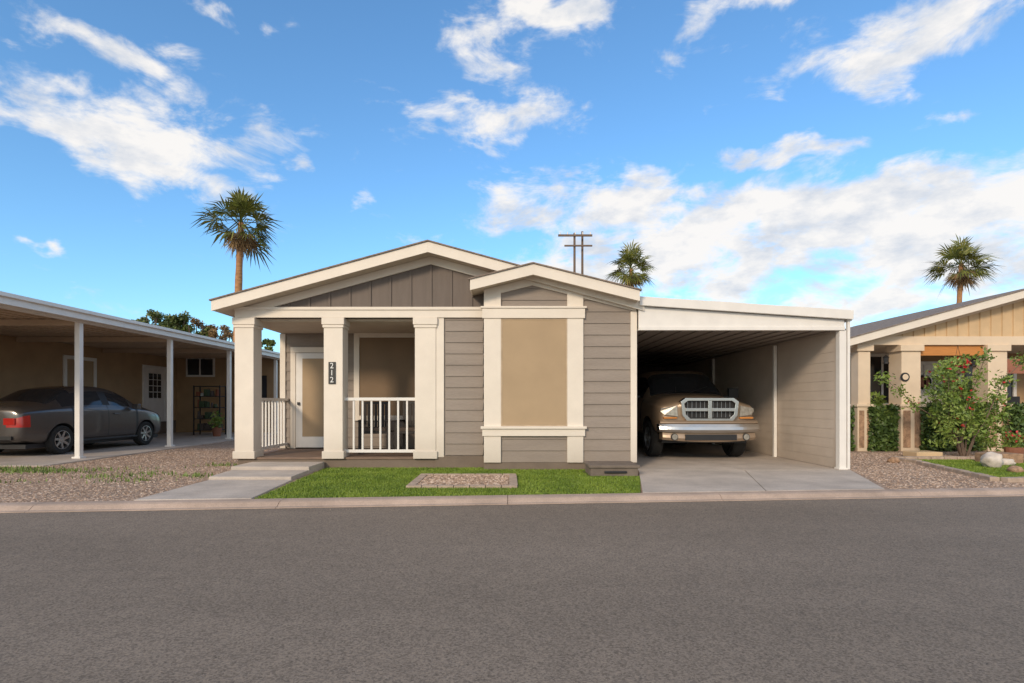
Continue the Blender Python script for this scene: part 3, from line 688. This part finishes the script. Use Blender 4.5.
pave_line(g,(rl[0][0]-0.1,rl[0][1]),(rl[1][0]-0.1,rl[1][1]-0.1)); pave_line(g,(rl[1][0],rl[1][1]-0.12),(11.5,9.45)); pave_line(g,(rl[0][0],rl[0][1]+0.15),(8.8,12.85)); pave_line(g,(8.8,12.9),(12.4,12.9))
g.obj('paver_edging',bevel=0.008)
g=MB(); g.box(PX(914,13.3),PX(940,13.3),13.2,13.7,0,0.14,TAN2); g.box(PX(990,11.9),PX(1024,11.9),11.9,12.3,0,0.22,STONE); g.obj('planter_blocks',bevel=0.02)
def rock(name,x,y,z,s,m):
    import bmesh
    from mathutils import noise
    bm=bmesh.new(); bmesh.ops.create_icosphere(bm,subdivisions=3,radius=1)
    for v in bm.verts:
        k=1+0.28*noise.noise(v.co*1.6+Vector((x,y,0)))+0.08*noise.noise(v.co*5)
        v.co=Vector((v.co.x*s[0]*k,v.co.y*s[1]*k,v.co.z*s[2]*k))
    me=bpy.data.meshes.new(name); bm.to_mesh(me); bm.free(); me.materials.append(m)
    me.polygons.foreach_set('use_smooth',[True]*len(me.polygons))
    o=bpy.data.objects.new(name,me); col.objects.link(o); o.location=(x,y,z); return o
WR=mat('white_rock',(0.62,0.54,0.47),0.8,var=0.25,scale=5,bump=0.5,bscale=15)
rock('decorative_boulder',PX(992,11.2),11.2,0.14,(0.2,0.17,0.17),WR); rock('decorative_boulder',PX(1006,11.6),11.6,0.07,(0.17,0.1,0.09),WR)
for q in ((PX(1015,10.4),10.4),(8.4,12.2),(PX(1020,12.6),12.4)): rock('decorative_boulder',q[0],q[1],0.05,(0.12,0.1,0.08),STONE)

# ================================================================= PALMS
def palm(x,y,h,R,seed,lean=0.3):
    random.seed(seed); e=empty('palm_tree',(x,y,0)); m=MB(); n=14; k=18
    vs=[];fs=[]
    for i in range(k+1):
        t=i/k; r=(0.25-0.10*t)*(1+0.05*math.sin(i*2.1))+ (0.12*(1-t)**8); ox=lean*t*t; z=h*t
        for j in range(n):
            a=2*math.pi*j/n; vs.append((ox+r*math.cos(a),r*math.sin(a),z))
    for i in range(k):
        for j in range(n): fs.append((i*n+j,i*n+(j+1)%n,(i+1)*n+(j+1)%n,(i+1)*n+j))
    m.add(vs,fs,TRUNK); m.obj('trunk',e,smooth=True)
    top=Vector((lean,0,h)); g=MB()
    def fan(d,Lp,Lf,mt,drop):
        side=d.cross(Vector((0,0,1)))
        if side.length<0.05: side=Vector((1,0,0))
        side.normalize(); up=side.cross(d).normalized()
        tw=random.uniform(-0.7,0.7); side,up=(side*math.cos(tw)+up*math.sin(tw)),(up*math.cos(tw)-side*math.sin(tw))
        st=top+Vector((0,0,random.uniform(-0.3,0.25))); c=st+d*Lp+Vector((0,0,-0.12*Lp))
        w=0.03
        g.add([st-side*w,st+side*w,c+side*w,c-side*w],[(0,1,2,3)],mt)
        ns=16
        for i in range(ns):
            a=math.radians(-85+170*i/(ns-1))+random.uniform(-.05,.05)
            dd=(d*math.cos(a)+side*math.sin(a)).normalized(); ll=Lf*(0.55+0.45*math.cos(a))*random.uniform(0.8,1.15)
            dd=(dd+up*0.15*abs(math.sin(a))).normalized()
            p1=c+dd*ll*0.55; p2=c+dd*ll+Vector((0,0,-drop*ll*random.uniform(0.2,0.9)))
            pr=dd.cross(up).normalized()*0.036*Lf
            g.add([c,p1-pr,p2,p1+pr],[(0,1,2,3)],mt)
    nf=38
    for i in range(nf):
        az=i*2.39996+random.uniform(-.3,.3); t=i/(nf-1); el=math.radians(84-124*t**0.85+random.uniform(-12,12))
        d=Vector((math.cos(az)*math.cos(el),math.sin(az)*math.cos(el),math.sin(el)))
        fan(d,R*0.46*random.uniform(0.75,1.25),R*0.6*random.uniform(0.8,1.1),PALMG,0.45)
    for i in range(14):
        az=i*2.4; el=math.radians(random.uniform(-80,-50)); d=Vector((math.cos(az)*math.cos(el),math.sin(az)*math.cos(el),math.sin(el)))
        fan(d,R*0.35,R*0.42,PALMB,0.2)
    g.obj('fronds',e,recalc=False)
def palm_at(px,py,d,Rpx,seed,lean=0.2):
    palm(PX(px,d)-lean,d,PZ(py,d),Rpx/F*d,seed,lean)
palm_at(241,223,30,40,1,0.25); palm_at(631,269,44,27,5,0.1); palm_at(961,265,42,31,9,0.3)
# ================================================================= utility pole
up=empty('utility_pole'); m=MB(); D=45
xa,xb=PX(574.5,D),PX(583,D)
m.cyl((xa,D,0),(xa,D,PZ(233,D)),0.13,0.09,WOOD,10); m.cyl((xb,D+0.4,0),(xb,D+0.4,PZ(230,D)),0.13,0.09,WOOD,10)
x0,x1=PX(558,D),PX(592,D)
m.box(x0,x1,D-0.2,D-0.1,PZ(237,D),PZ(235,D),WOOD); m.box(x0+0.5,x1,D-0.2,D-0.1,PZ(247,D),PZ(245.5,D),WOOD)
for i in range(5): xx=x0+0.15+i*(x1-x0-0.3)/4; m.cyl((xx,D-0.15,PZ(235,D)),(xx,D-0.15,PZ(232.5,D)),0.05,0.035,WHITE,8)
m.obj('poles',up)
# ================================================================= background trees
bt=empty('background_trees'); random.seed(5)
m=MB(); sp=[]; sp2=[]
for (px,py,d,rp) in ((130,325,44,9),(150,321,44,13),(172,322,45,14),(190,325,45,13),(206,329,46,13),(222,333,46,12),(118,330,46,12),(140,328,46,13),(262,345,40,10)):
    X_,Z_=PX(px,d),PZ(py,d); R_=rp/F*d
    m.cyl((X_,d,0),(X_+0.2,d,Z_*0.8),0.22,0.12,WOOD,8)
    for k in range(5): m.cyl((X_+0.2,d,Z_*0.6),(X_+random.uniform(-R_,R_),d+random.uniform(-R_,R_),Z_+random.uniform(-.3,.5)),0.08,0.03,WOOD,6)
    tgt=sp2 if px in (206,222) else sp
    for k in range(16): tgt.append((X_+random.uniform(-1,1)*R_,d+random.uniform(-1,1)*R_,Z_+random.uniform(-1.5,0.5)*R_,R_*0.4,R_*0.4,R_*0.33,1))
for i in range(26):
    X_=-60+i*5+random.uniform(-2,2); d=62+random.uniform(-4,4); Z_=random.uniform(3.2,5.2)
    m.cyl((X_,d,0),(X_,d,Z_*0.8),0.2,0.1,WOOD,6)
    for k in range(6): sp.append((X_+random.uniform(-2.2,2.2),d+random.uniform(-1.5,1.5),Z_*0.75+random.uniform(-1.5,0.8),1.3,1.3,1.0,0.7))
m.obj('trunks',bt)
leafcloud('leaves_green',lobes(sp,180,0.1),0.11,LEAFD,bt,0.7); leafcloud('leaves_dry',lobes(sp2,180,0.1),0.10,LEAFO,bt,0.6)

# ================================================================= VEHICLES
def station(t):
    y,w,z0,zm,zb,wg,ztp,wr,cr=t
    return [(0,y,z0),(w-.12,y,z0),(w-.02,y,z0+.1),(w,y,zm),(w-.015,y,zb),(wg,y,zb+.03),(wr,y,ztp-.05),(wr-.13,y,ztp-.004),(0,y,ztp+cr)]
def insert(st,ys):
    st=[list(s) for s in st]
    for y in ys:
        for i in range(len(st)-1):
            a,b=st[i],st[i+1]
            if a[0]<y<b[0]:
                t=(y-a[0])/(b[0]-a[0]); st.insert(i+1,[p+(q-p)*t for p,q in zip(a,b)]); break
    return st
def carbody(name,st,mats,matfn,parent,wells,wr_,wx):
    rings=[station(s) for s in st]; V=[];Fc=[];MI=[]
    n=9; ring=16
    for r in rings:
        V+= r; V+= [(-p[0],p[1],p[2]) for p in r[7:0:-1]]
    def seg(i): return i if i<8 else 15-i
    for s in range(len(rings)-1):
        ym=(rings[s][0][1]+rings[s+1][0][1])/2
        for i in range(ring):
            a=s*ring+i;b=s*ring+(i+1)%ring;c=(s+1)*ring+(i+1)%ring;d=(s+1)*ring+i
            Fc.append((a,b,c,d)); MI.append(matfn(ym,seg(i)))
    for s,fl in ((0,0),(len(rings)-1,1)):
        o=s*ring
        for i in range(8):
            j0,j1=i,i+1; k0=(16-j0)%16; k1=(16-j1)%16
            f=[o+j0,o+j1,o+k1,o+k0]; f=list(dict.fromkeys(f))
            if len(f)<3: continue
            Fc.append(f); MI.append(matfn(rings[s][0][1]+(-0.001 if not fl else 0.001),i))
    me=bpy.data.meshes.new(name); me.from_pydata(V,[],Fc)
    for m_ in mats: me.materials.append(m_)
    me.polygons.foreach_set('material_index',MI)
    import bmesh
    bm=bmesh.new(); bm.from_mesh(me); bmesh.ops.recalc_face_normals(bm,faces=bm.faces); bm.to_mesh(me); bm.free()
    me.polygons.foreach_set('use_smooth',[True]*len(me.polygons))
    tmp=bpy.data.objects.new('tmp',me); col.objects.link(tmp)
    ss=tmp.modifiers.new('s','SUBSURF'); ss.levels=2; ss.render_levels=2
    cut=MB()
    for y in wells:
        for sg in (1,-1):
            a,b=sg*wx,sg*1.3
            cut.cyl((min(a,b),y,wr_[1]),(max(a,b),y,wr_[1]),wr_[0],wr_[0],mats[-1],40)
    co=cut.obj('cut'); co.data.materials.clear()
    for m_ in mats: co.data.materials.append(m_)
    co.data.polygons.foreach_set('material_index',[len(mats)-1]*len(co.data.polygons))
    bo=tmp.modifiers.new('b','BOOLEAN'); bo.object=co; bo.operation='DIFFERENCE'; bo.solver='EXACT'
    dg=bpy.context.evaluated_depsgraph_get(); dg.update()
    me2=bpy.data.meshes.new_from_object(tmp.evaluated_get(dg)); me2.name=name
    bpy.data.objects.remove(tmp); bpy.data.objects.remove(co)
    o=bpy.data.objects.new(name,me2); col.objects.link(o); o.parent=parent
    return o
def wheel(name,parent,x,y,r,w,sg,nsp=7):
    m=MB(); h=w/2
    m.lathex([(r*0.64,-h*.9),(r*0.9,-h),(r*0.98,-h*.8),(r,-h*.5),(r,h*.5),(r*0.98,h*.8),(r*0.9,h),(r*0.64,h*.9)],RUBBER,x,y,r)
    rr=r*0.66
    m.lathex([(rr,-h*.9),(rr,h*.9),(rr*0.93,h*.92),(rr*0.9,h*.2),(rr*0.9,-h*.9)],ALLOY,x,y,r)
    m.lathex([(0.001,sg*h*0.1),(rr*0.9,sg*h*0.1)],BLACK,x,y,r)
    m.lathex([(0.001,sg*h*.75),(r*0.13,sg*h*.7),(r*0.16,sg*h*.2)],ALLOY,x,y,r,20)
    for i in range(nsp):
        t=2*math.pi*i/nsp+0.3
        c,s_=math.cos(t),math.sin(t)
        wd0,wd1=r*0.09,r*0.075
        vs=[]
        for rad,wd,xo in ((r*0.08,wd0,sg*h*.66),(rr*0.92,wd1,sg*h*.8)):
            for q in (-1,1):
                vs.append((x+xo,y+rad*c-q*wd*s_,r+rad*s_+q*wd*c)); vs.append((x+xo-sg*0.04,y+rad*c-q*wd*s_,r+rad*s_+q*wd*c))
        m.add(vs,[(0,2,6,4),(0,4,5,1),(2,3,7,6),(1,5,7,3)],ALLOY)
    return m.obj(name,parent)

PAINT_T=mat('champagne_paint',(0.36,0.265,0.185),0.4,0.45,var=0.03,coat=0.5,fine=0.03)
PAINT_C=mat('charcoal_paint',(0.085,0.075,0.07),0.35,0.4,var=0.03,coat=0.9,fine=0.02)
LIGHTR=mat('tail_light_red',(0.45,0.015,0.01),0.2,coat=1)
LAMP=mat('headlight_lens',(0.34,0.32,0.28),0.25,0.2,coat=0.6,var=0.25,scale=20)
AMBER=mat('amber_lens',(0.6,0.22,0.03),0.2,coat=1)

TS=1.12
tr=empty('pickup_truck',(4.43,12.3,0.02),0,TS)
st=[(.10,.86,.60,.85,1.02,.84,1.14,.66,.02),(.17,.95,.53,.85,1.06,.92,1.20,.70,.04),(.6,.99,.48,.85,1.10,.95,1.26,.72,.045),(1.25,1.0,.46,.85,1.14,.95,1.31,.74,.045),
 (1.42,1.0,.42,.85,1.16,.93,1.34,.80,.02),(1.7,1.0,.42,.85,1.17,.93,1.60,.76,.02),(2.02,1.0,.42,.85,1.18,.93,1.85,.70,.02),(2.3,1.0,.42,.85,1.18,.93,1.90,.70,.02),(2.75,1.0,.42,.85,1.18,.93,1.915,.70,.02),
 (2.85,1.0,.42,.85,1.18,.93,1.915,.70,.02),(3.55,1.0,.42,.85,1.18,.93,1.90,.70,.02),(3.72,1.0,.42,.85,1.18,.93,1.86,.70,.02),(3.77,1.0,.42,.85,1.2,.95,1.33,.88,.0),(5.75,1.0,.5,.85,1.2,.95,1.33,.88,.0),(5.8,.96,.55,.85,1.15,.92,1.28,.85,0)]
st=insert(st,[1.50,1.512,2.795,2.807])
def mft(y,s):
    if s in (6,7) and 1.42<y<2.02: return 1
    if s==5 and (1.72<y<2.75 or 2.85<y<3.5): return 1
    if s==5 and 2.75<=y<=2.85: return 2
    if s in (2,3,4) and (1.50<y<1.512 or 2.795<y<2.807): return 2
    if s==0: return 2
    return 0
carbody('body',st,[PAINT_T,GLASS,BLACK,DARK],mft,tr,(0.98,4.55),(0.47,0.40),0.62)
for nm,x,y,sg in (('wheel_1',0.86,0.98,1),('wheel_2',-0.86,0.98,-1),('wheel_3',0.86,4.55,1),('wheel_4',-0.86,4.55,-1)): wheel(nm,tr,x,y,0.395,0.26,sg,5)
def slicebar(mb,xs,yf,z0f,z1f,th,m):
    vs=[];fs=[]
    for x in xs: 
        y=yf(x); vs+=[(x,y+0.02,z0f(x)),(x,y-0.012,(z0f(x)*2+z1f(x))/3),(x,y,(z0f(x)+2*z1f(x))/3),(x,y+0.025,z1f(x)),(x,y+th,z1f(x)),(x,y+th,z0f(x))]
    n=6
    for i in range(len(xs)-1):
        for q in range(n): fs.append((i*n+q,i*n+(q+1)%n,(i+1)*n+(q+1)%n,(i+1)*n+q))
    fs.append(tuple(range(n))); k=(len(xs)-1)*n; fs.append(tuple(range(k+n-1,k-1,-1)))
    mb.add(vs,fs,m)
xs=np.linspace(-0.98,0.98,29); yb_=lambda x:-0.10+0.13*abs(x)**3
m=MB(); slicebar(m,xs,yb_,lambda x:0.56+0.03*abs(x)**4,lambda x:0.73,0.2,CHROME); m.obj('bumper_chrome',tr,smooth=False)
m=MB(); slicebar(m,xs*0.98,lambda x:yb_(x)+0.03,lambda x:0.725,lambda x:0.80,0.2,PAINT_T); slicebar(m,xs*0.93,lambda x:yb_(x)+0.04,lambda x:0.38+0.05*abs(x)**2,lambda x:0.565,0.25,PAINT_T); m.obj('bumper_valance',tr)
m=MB()
m.box(-0.5,0.5,-0.085,-0.02,0.42,0.53,BLACK)
for x in (-0.70,0.70): m.cyl((x,-0.058,0.48),(x,0.0,0.48),0.055,0.055,LAMP,20); m.cyl((x,-0.05,0.48),(x,0.0,0.48),0.068,0.068,BLACK,20)
m.obj('bumper_details',tr)
m=MB()
def ring(mb,outer,inner,y0,y1,mt):
    n=len(outer); vs=[(x,y0,z) for x,z in outer]+[(x,y0,z) for x,z in inner]+[(x,y1,z) for x,z in outer]+[(x,y1,z) for x,z in inner]
    fs=[]
    for i in range(n):
        j=(i+1)%n; fs+=[(i,j,n+j,n+i),(i,2*n+i,2*n+j,j),(n+i,n+j,3*n+j,3*n+i)]
    mb.add(vs,fs,mt)
go=[(-0.45,0.79),(0.45,0.79),(0.54,0.90),(0.57,1.17),(0.47,1.245),(-0.47,1.245),(-0.57,1.17),(-0.54,0.90)]
gi=[(-0.39,0.84),(0.39,0.84),(0.47,0.92),(0.50,1.13),(0.43,1.185),(-0.43,1.185),(-0.50,1.13),(-0.47,0.92)]
ring(m,go,gi,-0.02,0.14,CHROME)
m.box(-0.04,0.04,-0.03,0.05,0.835,1.19,CHROME); m.box(-0.485,-0.041,-0.028,0.05,0.98,1.045,CHROME); m.box(0.041,0.485,-0.028,0.05,0.98,1.045,CHROME)
m.prism(gi,0.06,0.13,DARK)
m.obj('grille',tr,recalc=True,bevel=0.006)
m=MB()
for k in range(-5,6):
    if abs(k)<1: continue
    x=k*0.083; m.box(x-0.0025,x+0.0025,0.045,0.055,0.86,1.17,ALLOY)
m.obj('grille_mesh',tr)
m=MB()
for s_ in (1,-1):
    pl=[(s_*0.61,0.88),(s_*0.86,0.91),(s_*0.93,0.98),(s_*0.91,1.04),(s_*0.63,1.09)]
    n=5; off=[0,0.05,0.10,0.08,0.01]
    vs=[(x,0.04+o_,z) for (x,z),o_ in zip(pl,off)]+[(x,0.25,z) for x,z in pl]
    m.add(vs,[tuple(range(n)),tuple(range(2*n-1,n-1,-1))]+[(i,i+n,(i+1)%n+n,(i+1)%n) for i in range(n)],LAMP)
    m.box(min(s_*0.62,s_*0.88),max(s_*0.62,s_*0.88),0.06,0.2,0.835,0.865,AMBER)
m.obj('headlights',tr)
m=MB()
for s_ in (1,-1):
    a,b=sorted((s_*1.06,s_*1.27)); m.box(a,b,1.72,1.82,1.26,1.48,BLACK)
    a,b=sorted((s_*0.95,s_*1.08)); m.box(a,b,1.74,1.8,1.27,1.31,BLACK)
for s_ in (1,-1):
    m.cyl((s_*0.15-0.1,1.40,1.37),(s_*0.35+0.15,1.56,1.51),0.008,0.006,BLACK,5)
m.box(-0.12,0.12,1.9,1.96,1.66,1.74,BLACK)
m.obj('mirrors_and_wipers',tr,bevel=0.02)
m=MB()
for s_ in (1,-1):
    for y in (2.6,3.35): a,b=sorted((s_*0.985,s_*1.02)); m.box(a,b,y,y+0.16,1.03,1.07,CHROME)
    a,b=sorted((s_*1.0,s_*1.012)); m.box(a,b,1.55,3.7,0.70,0.76,PAINT_T)
m.obj('handles_and_side_trim',tr,bevel=0.008)
m=MB(); m.box(-0.85,0.85,0.3,5.6,0.34,0.5,BLACK); m.cyl((-0.8,0.98,0.395),(0.8,0.98,0.395),0.06,0.06,BLACK); m.cyl((-0.8,4.55,0.395),(0.8,4.55,0.395),0.06,0.06,BLACK); m.obj('chassis',tr)

cr=empty('parked_car',(-12.15,12.95,0.02),math.radians(-2.5),1.16)
st=[(0,.70,.38,.6,.80,.68,.94,.62,.0),(.06,.78,.30,.6,.88,.75,1.03,.66,.01),(.42,.835,.24,.6,.93,.79,1.08,.68,.01),(.70,.845,.22,.6,.95,.80,1.11,.66,.02),
 (1.0,.85,.20,.6,.955,.80,1.27,.62,.02),(1.32,.85,.20,.6,.96,.80,1.42,.59,.02),(1.75,.85,.20,.6,.96,.80,1.49,.585,.02),(2.22,.85,.20,.6,.95,.80,1.505,.59,.02),(2.30,.85,.20,.6,.95,.80,1.503,.59,.02),
 (2.75,.85,.20,.6,.94,.80,1.45,.60,.02),(3.08,.85,.20,.6,.93,.80,1.29,.63,.02),(3.48,.85,.20,.6,.92,.79,1.07,.67,.02),(3.9,.84,.22,.58,.87,.78,.99,.66,.02),(4.25,.79,.24,.52,.75,.74,.86,.62,.02),(4.42,.66,.30,.48,.62,.60,.71,.52,.01)]
st=insert(st,[1.25,1.262,2.25,2.262,3.2,3.212,0.2])
def mfc(y,s):
    if s in (6,7) and (2.76<y<3.48 or 0.70<y<1.32): return 1
    if s==5 and (1.0<y<2.22 or 2.3<y<3.12): return 1
    if s==5 and 2.22<=y<=2.3: return 2
    if s in (2,3,4) and (1.25<y<1.262 or 2.25<y<2.262 or 3.2<y<3.212): return 2
    if s==3 and 0<y<0.3: return 3
    if s in (3,4) and 4.25<y<4.5: return 4
    if s==0: return 2
    return 0
carbody('body',st,[PAINT_C,GLASS,BLACK,LIGHTR,LAMP,DARK],mfc,cr,(0.95,3.56),(0.36,0.31),0.55)
for nm,x,y,sg in (('wheel_1',0.745,0.95,1),('wheel_2',-0.745,0.95,-1),('wheel_3',0.745,3.56,1),('wheel_4',-0.745,3.56,-1)): wheel(nm,cr,x,y,0.31,0.19,sg,7)
m=MB()
for s_ in (1,-1):
    for y in (1.38,2.4): a,b=sorted((s_*0.835,s_*0.875)); m.box(a,b,y,y+0.16,0.83,0.86,PAINT_C)
    a,b=sorted((s_*0.86,s_*1.02)); m.box(a,b,3.0,3.12,0.95,1.08,PAINT_C)
    a,b=sorted((s_*0.835,s_*0.862)); m.box(a,b,1.3,3.2,0.24,0.29,BLACK)
    a,b=sorted((s_*0.42,s_*0.66)); m.box(a,b,0.0,0.06,0.66,0.80,LIGHTR)
m.obj('handles_and_mirrors',cr,bevel=0.012)
m=MB(); m.box(-0.17,0.17,-0.02,0.02,0.66,0.80,NUMW); m.box(-0.6,0.6,-0.015,0.05,0.36,0.44,BLACK); m.obj('rear_plate',cr,bevel=0.004)
m=MB(); m.box(-0.7,0.7,0.2,4.2,0.17,0.26,BLACK); m.cyl((-0.7,0.95,0.31),(0.7,0.95,0.31),0.05,0.05,BLACK); m.cyl((-0.7,3.56,0.31),(0.7,3.56,0.31),0.05,0.05,BLACK); m.obj('chassis',cr)

# ================================================================= WORLD
world=bpy.data.worlds.new('World'); sc.world=world; world.use_nodes=True
nt=world.node_tree; L=nt.links.new; bg=nt.nodes['Background']
SUN=Vector((-0.40,-0.82,0.0)).normalized(); EL=math.radians(24)
sky=N(nt,'ShaderNodeTexSky'); sky.sky_type='NISHITA'; sky.sun_disc=False; sky.sun_elevation=EL; sky.sun_rotation=math.atan2(SUN.x,SUN.y)
sky.air_density=1.0; sky.dust_density=0.8; sky.ozone_density=2.0
tc=N(nt,'ShaderNodeTexCoord')
def vm(op,a,b=None):
    n=N(nt,'ShaderNodeVectorMath',operation=op); L(a,n.inputs[0])
    if b is not None:
        if isinstance(b,tuple): n.inputs[1].default_value=b
        else: L(b,n.inputs[1])
    return n
def ma(op,a,b=None,c=None):
    n=N(nt,'ShaderNodeMath',operation=op)
    for i,q in enumerate((a,b,c)):
        if q is None: continue
        if isinstance(q,(int,float)): n.inputs[i].default_value=q
        else: L(q,n.inputs[i])
    return n.outputs[0]
D_=vm('NORMALIZE',tc.outputs['Generated']).outputs[0]
wn=N(nt,'ShaderNodeTexNoise'); wn.inputs['Scale'].default_value=11; wn.inputs['Detail'].default_value=4; L(D_,wn.inputs['Vector'])
w1=vm('SUBTRACT',wn.outputs['Color'],(0.5,0.5,0.5)).outputs[0]; w2=vm('MULTIPLY',w1,(0.20,0.1,0.10)).outputs[0]
DW=vm('ADD',D_,w2).outputs[0]
blobs=[(50,115,135,36,1.1),(140,135,130,40,1.05),(150,178,110,20,1.05),(95,38,80,22,1.05),(297,158,24,14,.9),(200,8,34,14,.9),(300,20,35,10,.7),(482,58,48,30,1),(490,118,85,22,1.1),(545,8,65,18,1.1),
 (745,4,65,16,1.05),(900,38,115,30,1.15),(785,152,85,15,1),(610,210,130,30,1.2),(760,225,160,42,1.35),(920,215,190,50,1.45),(1010,200,120,50,1.4),(700,268,290,40,1.2),(950,262,190,44,1.35),(958,118,50,10,.65),(42,238,14,8,.9),(880,308,140,24,1.2),(690,50,40,16,.6),(365,195,20,8,.7)]
M_=None
for (px,py,rx,ry,s) in blobs:
    v=Vector(((px-CX)/F,1,(HZ-py)/F)); ln=v.length; v.normalize()
    sub=vm('SUBTRACT',DW,tuple(v)).outputs[0]
    ml=vm('MULTIPLY',sub,(F/rx*ln/1.25,F/rx*ln/1.25,F/ry*ln/1.25)).outputs[0]
    le=N(nt,'ShaderNodeVectorMath',operation='LENGTH'); L(ml,le.inputs[0])
    mr=N(nt,'ShaderNodeMapRange',interpolation_type='SMOOTHSTEP'); L(le.outputs['Value'],mr.inputs[0]); mr.inputs[1].default_value=0; mr.inputs[2].default_value=1.4; mr.inputs[3].default_value=s; mr.inputs[4].default_value=0
    M_=mr.outputs[0] if M_ is None else ma('MAXIMUM',M_,mr.outputs[0])
spx=N(nt,'ShaderNodeSeparateXYZ'); L(D_,spx.inputs[0])
mr=N(nt,'ShaderNodeMapRange',interpolation_type='SMOOTHSTEP'); L(spx.outputs[1],mr.inputs[0]); mr.inputs[1].default_value=0.35; mr.inputs[2].default_value=-0.3; mr.inputs[3].default_value=0; mr.inputs[4].default_value=0.95  # added cloud cover, unseen behind the camera, for neutral fill light
M_=ma('MAXIMUM',M_,mr.outputs[0])
sv=vm('MULTIPLY',D_,(1.0,1.0,2.1)).outputs[0]
nz=N(nt,'ShaderNodeTexNoise'); nz.inputs['Scale'].default_value=9; nz.inputs['Detail'].default_value=10; nz.inputs['Roughness'].default_value=0.62; nz.inputs['Distortion'].default_value=0.35; L(sv,nz.inputs['Vector'])
dens=ma('MULTIPLY_ADD',M_,0.33,nz.outputs['Fac'])
dr=N(nt,'ShaderNodeMapRange',interpolation_type='SMOOTHSTEP'); L(dens,dr.inputs[0]); dr.inputs[1].default_value=0.61; dr.inputs[2].default_value=0.88; dr.inputs[3].default_value=0; dr.inputs[4].default_value=0.97
n2=N(nt,'ShaderNodeTexNoise'); n2.inputs['Scale'].default_value=10; n2.inputs['Detail'].default_value=7; n2.inputs['Roughness'].default_value=0.6
off=vm('ADD',sv,(0.02,0,0.05)).outputs[0]; L(off,n2.inputs['Vector'])
cc=ramp(nt,[(0.35,(0.68,0.72,0.79)),(0.54,(0.98,0.95,0.92))]); L(n2.outputs['Fac'],cc.inputs['Fac'])
sm=vm('MULTIPLY',sky.outputs[0],(0.14,0.205,0.24)).outputs[0]
mx=N(nt,'ShaderNodeMix',data_type='RGBA'); L(dr.outputs[0],mx.inputs[0]); L(sm,mx.inputs[6]); L(cc.outputs[0],mx.inputs[7])
L(mx.outputs[2],bg.inputs['Color']); bg.inputs['Strength'].default_value=1.0

ld=bpy.data.lights.new('sun','SUN'); ld.energy=2.3; ld.angle=math.radians(10); ld.color=(1.0,0.81,0.60)
lo=bpy.data.objects.new('sun',ld); col.objects.link(lo)
sd=Vector((SUN.x*math.cos(EL),SUN.y*math.cos(EL),math.sin(EL)))
lo.rotation_euler=sd.to_track_quat('Z','Y').to_euler()

cam=bpy.data.cameras.new('camera'); co=bpy.data.objects.new('camera',cam); col.objects.link(co); sc.camera=co
co.location=(0,0,H); co.rotation_euler=(math.pi/2,0,0)
cam.sensor_width=36; cam.lens=F/1024*36; cam.shift_x=(512-CX)/1024; cam.shift_y=(HZ-341.5)/1024; cam.clip_end=3000; cam.clip_start=0.05
sc.view_settings.view_transform='Standard'; sc.view_settings.look='None'; sc.view_settings.exposure=0
